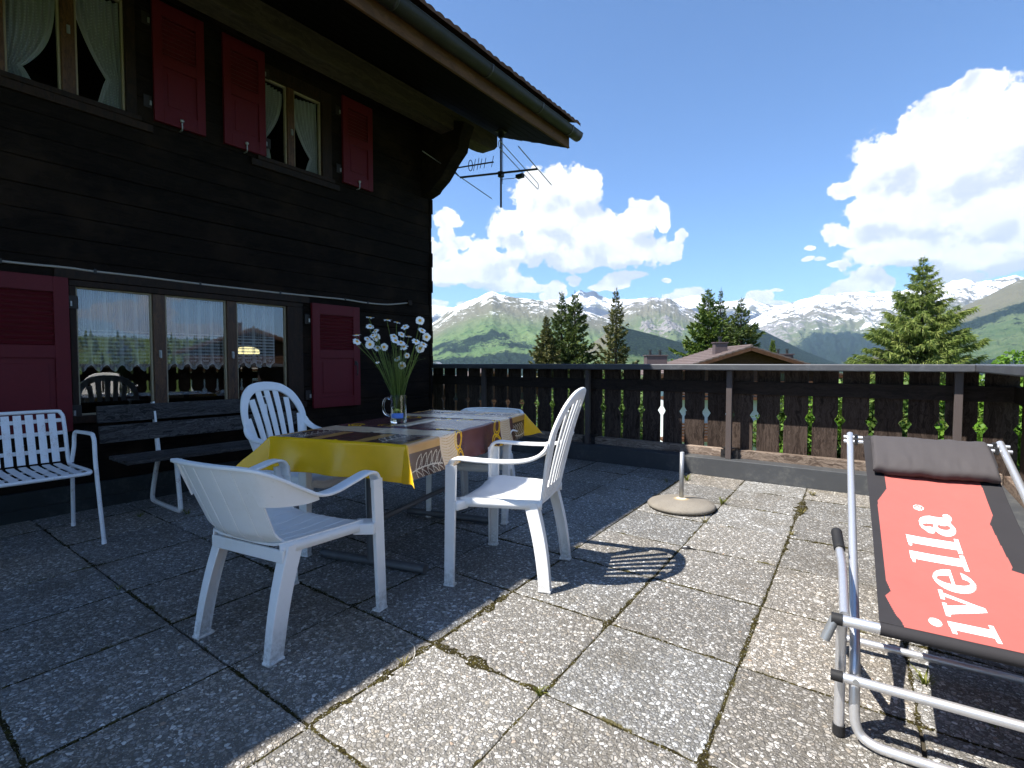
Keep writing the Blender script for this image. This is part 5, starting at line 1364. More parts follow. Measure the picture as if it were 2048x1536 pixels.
# ------------------------------------------------------------------ small things on the paving
M_WEED = mat_foliage("weed_leaf", [(.06, .085, .012), (.14, .16, .025), (.24, .23, .06)], .6, .3); M_DRY = mat_foliage("dry_weed", [(.10, .085, .02), (.20, .17, .05), (.26, .21, .08)], .7, .25)
rnd = random.Random(31)
WEEDS = [  # photo position, blades, height, kind, label
 (1078, 1388, 22, .034, 0, "small leafy weed sprouting from the mossy joint crossing in the foreground sun"),
 (1374, 962, 26, .075, 0, "grass tuft beside the steel tube, against the kerb"),
 (1443, 1008, 30, .060, 0, "yellow-green grass tuft at the edge of the concrete base"),
 (1410, 1046, 24, .050, 1, "dry grass tuft poking out in front of the concrete base"),
 (1458, 1056, 14, .025, 1, "tiny dry tuft in the open joint right of the concrete base"),
 (1625, 992, 40, .050, 1, "straggling dry weed where the long joint meets the kerb"),
 (1603, 1028, 44, .045, 1, "thick moss-like weed in the long joint below the kerb"),
 (1584, 1072, 30, .035, 1, "low brown weed at a corner of the long joint"),
 (1335, 965, 12, .055, 1, "thin dry stalk weed in the corner where the shadow meets the kerb"),
 (1618, 968, 10, .070, 1, "single dry flowering stalk rising against the sunny kerb"),
 (1850, 1370, 24, .055, 0, "green weeds in the shade under the deckchair"),
 (1985, 1450, 18, .05, 0, "sparse grass in the dark joint at the photo's right edge"),
 (375, 1030, 22, .055, 0, "small weed at the foot of the rusty bench frame"),
 (280, 1035, 18, .045, 0, "flat weed on the shaded paving before the plank bench"),
 (808, 1335, 12, .040, 1, "wispy dry grass on the joint near the shadow edge"),
 (236, 1180, 14, .025, 0, "tiny weed in a shaded paving joint left of the chairs"),
 (1850, 1290, 16, .055, 0, "weed behind the low cross bar of the deckchair")]
for (x, y, n, h, dry, lab) in WEEDS:
    w = thing("weed", lab, "weed", tuple(on_z(x, y, -.004)), rnd.uniform(0, 6)); b = MB()
    for k in range(n):
        a = rnd.uniform(0, 6.283); lean = rnd.uniform(.1, 1.1); L = h * rnd.uniform(.45, 1.15); r0 = rnd.uniform(0, h * .55); d = Vector((math.cos(a), math.sin(a), 0)); sdv = Vector((-d.y, d.x, 0))
        wd = L * rnd.uniform(.03, .07) + (.002 if (not dry and rnd.random() < .2) else .0004); c = d * r0 * rnd.uniform(.2, 1); rows = []
        for f in np.linspace(0, 1, 5):
            p = c + d * lean * L * f * f + Vector((0, 0, L * (f - .35 * lean * f * f))); q = wd * (1 - f) ** .6 * (.5 + 1.2 * f) ; rows.append([tuple(p - sdv * q), tuple(p + sdv * q)])
        b.grid(rows)
    b.build("blades", M_DRY if dry else M_WEED, w, smooth=True)
lt = thing("litter_scrap", "crushed black and white scrap lying on the sunny slabs beyond the chair shadow", "litter", tuple(on_z(1372, 1097, 0)), R(20))
b = MB(); b.lathe([(0, .010), (.014, .011), (.019, .006), (.021, 0)], 12); b.v = [(x * 1.4 + .002 * math.sin(40 * y), y + .003 * math.sin(90 * x), z + .003 * math.sin(70 * x)) for x, y, z in b.v]; part("crumpled_cap", b, M_RUBBER, lt)
b = MB(); b.bar((-.016, -.006, .011), (.004, -.002, .0125), .007, .002); part("white_fleck", b, M_WHITEP, lt); b = MB(); b.bar((.02, 0, .004), (.055, -.014, .003), .010, .005, (0, 0, 1), .004, .003); part("tail", b, M_RUBBER, lt)
M_STRAW = mat_paint("straw", (.62, .58, .50), .8, .2)
for (pp, lab) in [([(818, 1283), (828, 1292), (830, 1306), (826, 1318)], "curled pale straw lying on the sunlit slab near the shadow edge"), ([(1450, 1518), (1465, 1528), (1482, 1540)], "straight pale straw at the bottom edge of the photo"), ([(834, 1239), (845, 1235)], "short white scrap lying just inside the shadow")]:
    P = [on_z(x, y, .003) for x, y in pp]; s_ = thing("straw", lab, "litter", tuple(P[0])); b = MB(); b.tube(smooth_path([p - P[0] for p in P], 5), .0012 if len(pp) > 2 else .0025, 6); part("stalk", b, M_STRAW, s_, smooth=True)
HAZE = 3.4e-5
# ------------------------------------------------------------------ land: hillside, valley and mountains
def wpos(u, w, z=0): p = FH * w + _rt * u; return np.array([p[0], p[1], z])
def ground_z(w): return -3.4 - .055 * np.clip(w - 6, 0, 60) - .034 * np.clip(w - 66, 0, 1e9)
mh, t_, b_, o_ = new_mat("meadow"); co = t_.objco(); n = t_.noise(co, .05, 5, .6); n2 = t_.noise(co, 3.0, 4, .7)
c_ = t_.mix(n, (.055, .095, .020), (.12, .16, .045)); c_ = t_.mix(t_.step(n2, .4, .7), c_, (.06, .10, .02)); pset(t_, b_, c_, .9, None, .1, t_.bump(n2, .8, .08))
ww = np.concatenate([np.linspace(-300, 100, 60), np.geomspace(110, 13500, 60)]); uu = np.linspace(-1, 1, 120)
UU, WW = np.meshgrid(uu, ww); U3 = UU * (500 + np.abs(WW) * 1.9)
ZZ = ground_z(WW) + .6 * (fbm(U3 * .03 + 40, WW * .03 + 40, 4) - .5)
PV = FH[None, None] * WW[..., None] + _rt[None, None] * U3[..., None]; PV[..., 2] = ZZ
# hill rising on the far side of the terrace, the one the window mirrors
rel = PV[..., 0] - 40; side_ = np.clip((rel - 120) / 280, 0, 1) * np.clip((900 - WW) / 500, 0, 1) * np.clip((rel - WW * .9 + 60) / 120, 0, 1)
PV[..., 2] += side_ * (16 + 12 * fbm(PV[..., 0] * .006, PV[..., 1] * .006, 4))
hs = np_mesh("hillside", PV, grid_faces(len(ww), 120), mh); tag(hs, kind='structure')

def mat_mountain(name, snow=(.60, .10), tree=.42, rock=.55, meadow=((.075, .115, .035), (.14, .165, .06)), forest_cov=.45, scree=.0, snow_noise=.35, scale=1.0, rockc=((.13, .12, .115), (.30, .285, .27)), bare=(.13, .115, .085)):
    """land cover by height: forest, pasture, bare alp, rock and old snow. The vertex data carry height and forest masks"""
    m, t, b, o = new_mat(name); co = t.objco()
    at = t.sep(t.node('ShaderNodeAttribute', attribute_name='land').outputs['Vector']); h, fo, rk = at[0], at[1], at[2]
    n1 = t.noise(co, .0016 * scale, 6, .62); n2 = t.noise(co, .009 * scale, 6, .68); n3 = t.noise(co, .045 * scale, 4, .7)
    tree_v = t.voro(co, .075, 'F1').outputs['Distance']; tn = t.noise(co, .03, 3, .6); clump = t.voro(co, .0125, 'F1'); dot_ = t.math('MULTIPLY', t.step(clump.outputs['Distance'], .30, .22), t.math('GREATER_THAN', t.sep(clump.outputs['Color'])[0], .62))
    grass = t.mix(t.step(t.math('MULTIPLY_ADD', n2, .6, t.math('MULTIPLY', n1, .5)), .42, .68), meadow[0], meadow[1])
    grass = t.mix(t.math('MULTIPLY', t.step(h, .56, .84), .85), grass, t.mix(n2, bare, tuple(q * 1.35 for q in bare)))
    rocky = t.mix(t.step(n3, .3, .7), rockc[0], rockc[1])
    rm = t.step(t.math('ADD', rk, t.math('MULTIPLY', t.math('SUBTRACT', n2, .5), 1.5)), .48, .58)
    c = t.mix(rm, grass, rocky)
    forest = t.mix(t.step(tree_v, .1, .7), (.026, .046, .024), (.006, .013, .010))
    fm = t.math('ADD', fo, t.math('ADD', t.math('MULTIPLY', t.math('SUBTRACT', n2, .5), 1.1), t.math('MULTIPLY', t.math('SUBTRACT', tn, .5), .7)))
    fm = t.math('ADD', fm, t.math('MULTIPLY', dot_, t.math('MULTIPLY', t.step(h, .72, .58), .58)))
    fm = t.step(t.math('ADD', fm, t.math('MULTIPLY', t.math('SUBTRACT', .45, tree_v), .40)), .492, .522)
    c = t.mix(fm, c, forest)
    sn = t.math('ADD', h, t.math('ADD', t.math('MULTIPLY', t.math('SUBTRACT', n2, .5), snow_noise * 1.7), t.math('MULTIPLY', t.math('SUBTRACT', n1, .5), snow_noise)))
    sn = t.math('ADD', sn, t.math('MULTIPLY', t.math('SUBTRACT', n3, .5), snow_noise * 1.1))
    sn = t.math('SUBTRACT', sn, t.math('MULTIPLY', rk, .40))
    sm = t.step(sn, snow[0] - .012, snow[0] + .022)
    c = t.mix(sm, c, (.86, .88, .90))
    pset(t, b, c, .95, None, .05, t.bump(t.math('ADD', n2, t.math('MULTIPLY', n3, .35)), .8, 60)); return m
def ridge(name, prof, w1, w0, base_y, mat, forest=None, rockf=None, rough=.5, back=1.25, px0=None, px1=None, power=1.15, ns=420, nt=110, jag=1.0, seed=0, gul=1.0):
    """mountain: prof = crest as seen from the terrace (x, y); crest stands at distance w1, its foot at w0"""
    pr = np.array(prof, float); px0 = px0 if px0 is not None else pr[0, 0]; px1 = px1 if px1 is not None else pr[-1, 0]
    xs = np.linspace(px0, px1, ns); cy = np.interp(xs, pr[:, 0], pr[:, 1])
    cy = cy - jag * 3.2 * (fbm(xs * .05 + seed, xs * 0 + seed * 3.1, 5, .6) - .5) - jag * 1.2 * (fbm(xs * .3 + seed, xs * 0 + 7, 3) - .5)
    tt = np.concatenate([np.linspace(0, 1, nt) ** .9, 1 + np.linspace(0, .25, 12)[1:]])
    T, XS = np.meshgrid(tt, xs, indexing='ij'); CY = np.repeat(cy[None], len(tt), 0)
    by = base_y(xs) if callable(base_y) else np.full(ns, base_y); BY = np.repeat(by[None], len(tt), 0)
    Wd = w0 + (w1 - w0) * T
    e0, e1 = (727 - BY) / FPX, (727 - CY) / FPX
    f = np.clip(T, 0, 1) ** power; E = e0 + (e1 - e0) * f
    U = (XS - 1024) / FPX * Wd; Zc = EYE + Wd * E
    span = np.maximum((e1 - e0) * w1, 1)
    gull = (fbm(XS * .022 + T * 2.1 + seed * 5, T * 3.5 + seed, 6, .58, True) - .55) * span * .16 * rough * np.sin(np.pi * np.clip(T, 0, 1)) ** .7 * gul
    gull += (fbm(XS * .09 + seed, T * 14 + seed, 5, .6) - .5) * span * .06 * rough * np.sin(np.pi * np.clip(T, 0, 1)) ** .7
    Zc = Zc + gull
    Zc = np.where(T > 1, EYE + w1 * e1 - (T - 1) * (w1 - w0) * .55 + 0 * Zc, Zc)
    P = FH[None, None] * Wd[..., None] + _rt[None, None] * U[..., None]; P[..., 2] = Zc
    o = np_mesh(name, P, grid_faces(len(tt), ns), mat)
    fo = forest(XS, T) if forest else np.zeros_like(T); rk = rockf(XS, T) if rockf else np.zeros_like(T)
    Hn = np.clip(T, 0, 1) * 1.0
    at = o.data.attributes.new("land", 'FLOAT_VECTOR', 'POINT'); at.data.foreach_set('vector', np.stack([Hn, fo, rk], -1).astype(np.float32).ravel())
    return tag(o, kind='structure')
sm_ = lambda x, a, b: np.clip((x - a) / (b - a), 0, 1) ** 2 * (3 - 2 * np.clip((x - a) / (b - a), 0, 1))
bump_ = lambda x, c, w: np.exp(-((x - c) / w) ** 2)
# far snowfields
ridge("mountain_far", [(300, 640), (820, 622), (870, 611), (915, 617), (960, 606), (1040, 606), (1100, 602), (1130, 600), (1146, 590), (1160, 581.5), (1170, 587), (1180, 583), (1190, 583.5), (1198, 592), (1215, 598), (1250, 600), (1290, 598), (1340, 602), (1372, 594), (1390, 590), (1402, 594), (1430, 606), (1475, 603), (1500, 598), (1520, 607), (1560, 612), (1600, 612), (1800, 590), (2400, 585)], 13500, 7000, 690,
      mat_mountain("far_snow", (.70, .1), snow_noise=1.3, scale=.55, rockc=((.030, .036, .048), (.085, .092, .11))), None, lambda x, t: .2 + 1.9 * bump_(x, 1180, 24) * sm_(t, .88, .96) + .85 * sm_(t, .88, .62), .8, jag=1.7, seed=1)
# right-hand snow massif with cliffs and forest apron
MD = mat_mountain("snow_massif", (.69, .1), snow_noise=.85, scale=.7, meadow=((.085, .11, .055), (.14, .15, .085)))
ridge("mountain_massif", [(1440, 690), (1500, 640), (1545, 616), (1580, 607), (1605, 598), (1630, 590.5), (1650, 591), (1690, 588), (1720, 584), (1740, 587), (1790, 583), (1830, 577), (1880, 572), (1900, 563), (1925, 558), (1950, 566), (1985, 560), (2005, 556), (2022, 551), (2060, 560), (2500, 590)], 9000, 4200, 745, MD,
      lambda x, t: .95 * sm_(t, .62, .50) * sm_(x, 1560, 1640) + .3 * sm_(x, 1640, 1560) * sm_(t, .5, .4) - .35 * bump_(x, 1700, 60) * sm_(t, .25, .1), lambda x, t: .30 + .55 * bump_(x, 1530, 42) * bump_(t, .40, .22) + .6 * bump_(x, 1618, 30) * bump_(t, .20, .06) + .6 * bump_(x, 1660, 20) * bump_(t, .15, .05) + .2 * sm_(t, .5, .7), .9, seed=4, jag=1.7)
# middle peak
MB_ = mat_mountain("rocky_alp", (.90, .1), snow_noise=.8, scale=.9, meadow=((.085, .12, .05), (.13, .155, .075)))
ridge("mountain_middle", [(1120, 668), (1180, 642), (1225, 625), (1262, 606), (1285, 600), (1300, 594.5), (1330, 597), (1352, 607), (1385, 622), (1420, 640), (1455, 655), (1490, 672), (1540, 705), (1570, 722)], 7000, 3600, 722, MB_,
      lambda x, t: .75 * sm_(t, .50, .34) * (1 - .8 * bump_(x, 1330, 50) * sm_(t, .2, .4)) + .4 * bump_(x, 1410, 26) * sm_(t, .75, .5), lambda x, t: .22 + .45 * bump_(x, 1325, 60) * bump_(t, .56, .16) + .35 * sm_(t, .78, .95) + .4 * bump_(x, 1320, 14) * sm_(t, .45, .15), 1.0, seed=9, power=1.0, jag=1.8)
# green mountain on the left
ML = mat_mountain("green_alp", (.86, .1), snow_noise=.55, scale=1.0, meadow=((.066, .120, .042), (.130, .18, .072)))
def fleft(x, t):
    low = sm_(t, .36, .20); patch = .75 * bump_(t, .47 + (x - 970) * .0006, .055) * bump_(x, 975, 55) + .52 * bump_(t, .36, .05) * (.6 + .4 * np.sin(x * .05)) + .34 * bump_(t, .42, .12) + .7 * bump_(x, 880, 30) * bump_(t, .50, .05)
    return np.maximum(low * .95, patch) + .55 * sm_(x, 1190, 1260) * bump_(t, .6, .25) - .45 * bump_(x, 870, 40) * bump_(t, .05, .1)
ridge("mountain_green", [(300, 690), (700, 672), (800, 662), (858, 652), (880, 636), (905, 617), (930, 605), (955, 597), (972, 588), (985, 583.5), (1000, 589), (1030, 596), (1060, 600), (1090, 603), (1120, 606), (1150, 614), (1180, 625), (1215, 639), (1250, 656), (1290, 676), (1340, 692), (1400, 704), (1470, 713), (1540, 722), (1600, 731)], 5600, 2300, lambda x: 752 + 0 * x, ML, fleft, lambda x, t: .12 + .22 * sm_(t, .72, .95), .55, jag=1.5, seed=14, power=1.0, nt=150, ns=560)
# brown-green slope closing the valley on the right
MR = mat_mountain("right_alp", (1.08, .1), snow_noise=.5, scale=1.2, meadow=((.055, .095, .038), (.105, .14, .065)), bare=(.125, .112, .075))
ridge("mountain_slope", [(1700, 735), (1760, 705), (1800, 680), (1850, 650), (1890, 628), (1925, 612), (1960, 597), (2000, 576), (2030, 562), (2060, 553), (2140, 540), (2500, 520)], 4300, 1700, lambda x: 752 + 0 * x, MR,
      lambda x, t: .95 * bump_(t, .70, .075) + .45 * bump_(t, .55, .05) * (.5 + .5 * np.sin(x * .09 + 1)) + .8 * sm_(t, .30, .16) + .42 * bump_(t, .40, .10) * (.5 + .5 * np.sin(x * .06)), lambda x, t: .1 + .1 * sm_(t, .7, 1), .4, seed=20, power=1.0)
# dark wooded spurs in the valley mouth
MF = mat_mountain("wooded_spur", (3, .1), scale=1.6, meadow=((.060, .10, .040), (.11, .145, .060)))
ridge("mountain_spur", [(1430, 640), (1490, 650), (1530, 664), (1570, 684), (1610, 703), (1660, 722), (1700, 734)], 3600, 2000, lambda x: 756 + 0 * x, MF, lambda x, t: 1.0 * sm_(t, .34, .60) + .3 * bump_(t, .2, .1), None, .3, seed=26, jag=.5)
ridge("mountain_spur_near", [(1130, 742), (1180, 690), (1215, 664), (1250, 656), (1300, 668), (1370, 688), (1440, 702), (1520, 712), (1620, 724), (1760, 736)], 2600, 1500, lambda x: 760 + 0 * x, MF, lambda x, t: 1.0 * sm_(t, .40, .66) * sm_(x, 1180, 1260) + .4 * bump_(t, .2, .12), None, .3, seed=33, jag=.4)

# ------------------------------------------------------------------ trees
def conifer(name, label, base, height, rad, mat_c, mat_t, seed, group, whorl=.42, dens=1.0, droop=.35, upturn=.25, lx=1.0, tip=.30, card=(.16, .030), shape=.85, narrow=0.0, hang=False):
    rnd = random.Random(seed); rs = np.random.RandomState(seed)
    t = thing(name, label, "tree", tuple(base), rnd.uniform(0, 6), group)
    b = MB(); lean = Vector((rnd.uniform(-.01, .01), rnd.uniform(-.01, .01), 1))
    tr = [lean * (height * f) for f in np.linspace(0, 1, 14)]
    b.tube(tr, [max(.012, height * .017 * (1 - f) ** .9 + .008) for f in np.linspace(0, 1, 14)], 8)
    C, D, N_, Lw = [], [], [], []
    z = height * .06
    while z < height * .985:
        f = z / height; R_ = rad * (1 - f) ** shape * (.72 + .50 * rnd.random()) * (1 - narrow * bump_(np.array(f), .55, .2)) + .03
        n = max(4, int((6 + 3 * (1 - f)) * dens)); a0 = rnd.uniform(0, 6.28)
        for k in range(n):
            a = a0 + 6.283 * k / n + rnd.uniform(-.35, .35); L = R_ * rnd.uniform(.62, 1.15)
            d = np.array([math.cos(a), math.sin(a), 0]); sd = np.array([-d[1], d[0], 0]); z0 = z + rnd.uniform(-.12, .12) * whorl * 2
            dr = droop * rnd.uniform(.6, 1.4) * (1.1 - f); up = upturn * rnd.uniform(.6, 1.3); pts = []
            for q in np.linspace(0, 1, 7):
                pts.append(np.array([lean.x * z0, lean.y * z0, z0]) + d * L * q + sd * L * .06 * math.sin(q * 3 + a) + np.array([0, 0, L * (f * .35 * q - dr * q + up * q ** 3)]))
            if L > .25: b.tube(pts, [max(.004, .011 * L * (1 - .85 * q)) for q in np.linspace(0, 1, 7)], 4, caps=False)
            m = int(L * 38 * dens) + 6; csz = .38 + .62 * min(1, L / 1.5)
            for j in range(m):
                q = rs.uniform(.10, 1.04) ** .8; i0 = min(5, int(q * 6)); fr = q * 6 - i0; p = pts[i0] + (pts[i0 + 1] - pts[i0]) * fr
                s = rs.choice((-1, 1)); spread = (1.05 - q) * .30 * L + .03
                off = sd * s * rs.uniform(0, 1) * spread; tang = pts[i0 + 1] - pts[i0]; tang /= np.linalg.norm(tang)
                for c in range(2 if not hang else 3):
                    dirv_ = tang * rs.uniform(.3, 1) + sd * s * rs.uniform(.1, .9) + np.array([0, 0, rs.uniform(-.75, .25) if not hang else rs.uniform(-1.5, -.1)]); dirv_ /= np.linalg.norm(dirv_)
                    C.append(p + off + rs.uniform(-.035, .035, 3) * min(1, L) + np.array([0, 0, -abs(off).sum() * .22])); D.append(dirv_); N_.append(rs.uniform(-1, 1, 3)); Lw.append((csz * card[0] * rs.uniform(.6, 1.35), csz * card[1] * rs.uniform(.7, 1.4)))
        z += whorl * (1.0 - .55 * f) * rnd.uniform(.8, 1.2)
    # leader
    for k in range(20): C.append(np.array([0, 0, height * (1 - .07 * rs.rand())])); v = np.array([rs.uniform(-.35, .35), rs.uniform(-.35, .35), .9]); D.append(v / np.linalg.norm(v)); N_.append(rs.uniform(-1, 1, 3)); Lw.append((card[0] * .6, card[1] * .35))
    C, D, N_, Lw = map(np.array, (C, D, N_, Lw)); Sd = np.cross(D, N_); Sd /= np.linalg.norm(Sd, axis=1)[:, None] + 1e-9
    n = len(C); L_, w_ = Lw[:, :1], Lw[:, 1:]
    q0, q1, q2, q3 = C - Sd * w_ * .5, C + D * L_ * .45 - Sd * w_, C + D * L_, C + D * L_ * .45 + Sd * w_
    V = np.stack([q0, q1, q2, q3], 1).reshape(-1, 3); Fc = np.arange(4 * n).reshape(n, 4)
    b.build("trunk", mat_t, t, smooth=True)
    np_mesh("crown", V, Fc, mat_c, None, False, t)
    return t
M_SPR = mat_foliage("spruce_needles", [(.018, .038, .013), (.060, .092, .022), (.16, .18, .042)], .55, .12, .7)
M_SPRD = mat_foliage("brown_spruce_needles", [(.026, .034, .012), (.078, .084, .025), (.17, .15, .048)], .6, .12, .7)
M_SPRL = mat_foliage("bright_spruce_needles", [(.028, .062, .010), (.088, .145, .022), (.21, .24, .048)], .55, .15, .7)
M_LARCH = mat_foliage("larch_needles", [(.055, .10, .020), (.15, .205, .042), (.30, .32, .09)], .6, .30, .8)
M_BARK = mat_paint("bark", (.055, .042, .034), .9, .4, .1, 0, (.10, .095, .085), .8, 12)
def tree_at(x, ytop, w, rad, *a, **k):
    p = at_depth(x, 727, w); zt = EYE + (727 - ytop) / FPX * w; gz = float(ground_z(w)); 
    return dict(base=(p[0], p[1], gz), height=zt - gz)
GRP = "spruces beyond the railing"
for (nm, lab, x, yt, w, rad, mc, sd, kw) in [
 ("spruce_tree", "short brownish spruce, leftmost tree above the railing", 1091, 630, 46, 2.7, M_SPRD, 1, dict(whorl=.36, shape=.95)),
 ("spruce_tree", "tall dark spruce standing just left of the twin spire it leans against", 1124, 585, 50, 3.1, M_SPR, 2, dict(shape=.9)),
 ("spruce_tree", "tallest dark spruce rising in front of the grey twin peak", 1149, 583, 47, 3.6, M_SPR, 3, dict(shape=.9)),
 ("spruce_tree", "solitary spruce with ragged upturned boughs between two groups of trees", 1232, 579, 44, 3.5, M_SPRD, 4, dict(shape=1.0, dens=.92, narrow=.25, upturn=.4)),
 ("spruce_tree", "bright green spruce behind the brown chalet roof, leftmost of its three", 1415, 580, 50, 5.2, M_SPRL, 5, dict(shape=.85)),
 ("spruce_tree", "thin-topped spruce in the middle of the three behind the chalet roof", 1440, 579, 53, 4.4, M_SPR, 6, dict(shape=1.1, dens=.85)),
 ("spruce_tree", "dark spruce with long drooping boughs directly behind the roof ridge chimney", 1481, 597, 48, 5.0, M_SPR, 7, dict(shape=.95, dens=.9)),
 ("spruce_tree", "tiny young spruce showing over the slope of the brown roof", 1543, 680, 52, 1.5, M_SPRL, 8, dict(whorl=.25, shape=.9))]:
    k = tree_at(x, yt, w, rad)
    conifer(nm, lab, k['base'], k['height'], rad, mc, M_BARK, sd, GRP, card=(.36, .060), whorl=.58 if 'whorl' not in kw else kw.pop('whorl'), **kw)
k = tree_at(1842, 517, 27, 5)
conifer("larch_tree", "large feathery light green larch towering over the railing on the right", k['base'], k['height'], 4.9, M_LARCH, M_BARK, 12, None, whorl=.50, dens=1.5, droop=.22, upturn=.12, card=(.33, .020), shape=.92, hang=True)

def shrub(name, label, x, ytop, w, rad, mat, seed, n=9000, leaf=.05, group=None, bottom=None):
    rs = np.random.RandomState(seed); p = at_depth(x, 727, w); zt = EYE + (727 - ytop) / FPX * w; gz = float(ground_z(w)); h = zt - gz
    t = thing(name, label, "shrub", (p[0], p[1], gz), 0, group); b = MB()
    clumps = []
    for k in range(34):
        a = rs.uniform(0, 6.283); r = rad * rs.uniform(.0, .85) ; zc = h * rs.uniform(.25, .93); r *= (1 - max(0, zc / h - .5) * 1.5 + .12); c = np.array([math.cos(a) * r, math.sin(a) * r, zc]); clumps.append((c, rad * rs.uniform(.20, .38)))
        b.tube(smooth_path([(0, 0, 0), (c[0] * .3, c[1] * .3, zc * .5), tuple(c)], 4), [.03 * (1 - .8 * i / 8) for i in range(9)], 5)
    per = n // len(clumps); C = []
    for c, r in clumps:
        v = rs.normal(size=(per, 3)); v /= np.linalg.norm(v, axis=1)[:, None]; C.append(c + v * r * rs.uniform(.55, 1.1, (per, 1)) * np.array([1, 1, .8]))
    C = np.concatenate(C); D = rs.normal(size=C.shape) + np.array([0, 0, -.3]); D /= np.linalg.norm(D, axis=1)[:, None]; Nn = rs.normal(size=C.shape); Sd = np.cross(D, Nn); Sd /= np.linalg.norm(Sd, axis=1)[:, None]
    L_ = leaf * rs.uniform(.6, 1.4, (len(C), 1)); V = np.stack([C, C + D * L_ * .5 - Sd * L_ * .38, C + D * L_, C + D * L_ * .5 + Sd * L_ * .38], 1).reshape(-1, 3)
    b.build("stems", M_BARK, t, smooth=True); np_mesh("foliage", V, np.arange(len(V)).reshape(-1, 4), mat, None, False, t); return t
M_BUSH = mat_foliage("bush_leaves", [(.045, .12, .010), (.10, .21, .018), (.19, .29, .04)], .5, .3, 1)
M_BUSHD = mat_foliage("deep_bush_leaves", [(.030, .070, .012), (.065, .12, .020), (.12, .17, .035)], .55, .25, 1)
SG = "bushes behind the railing"
for (lab, x, yt, w, r, mc, sd) in [
 ("bright green bush with a pointed top over the corner of the railing", 1992, 688, 9.2, 1.05, M_BUSH, 1), ("bright green bush at the photo's right edge, lower than its neighbour", 2034, 692, 9.9, .9, M_BUSH, 2),
 ("green bush filling the gaps at the railing corner", 1890, 742, 9.0, 1.1, M_BUSH, 3), ("deep green bush seen between the pickets under the larch", 1770, 745, 9.6, 1.2, M_BUSHD, 4),
 ("mid green bush seen through the pickets right of the middle post", 1660, 752, 10.5, 1.25, M_BUSH, 5), ("dappled bush seen through the pickets beside the brown chalet", 1580, 750, 11.5, 1.2, M_BUSHD, 6),
 ("tall bush beyond the side railing behind the head roll", 2130, 720, 8.0, 1.3, M_BUSH, 7),
 ("bush low behind the railing below the solitary spruce", 1235, 752, 17, 1.9, M_BUSHD, 8), ("bush low behind the railing below the pair of tall spruces", 1130, 748, 19, 2.0, M_BUSHD, 9)]:
    shrub("bush", lab, x, yt, w, r, mc, sd, 12000, .085, SG)

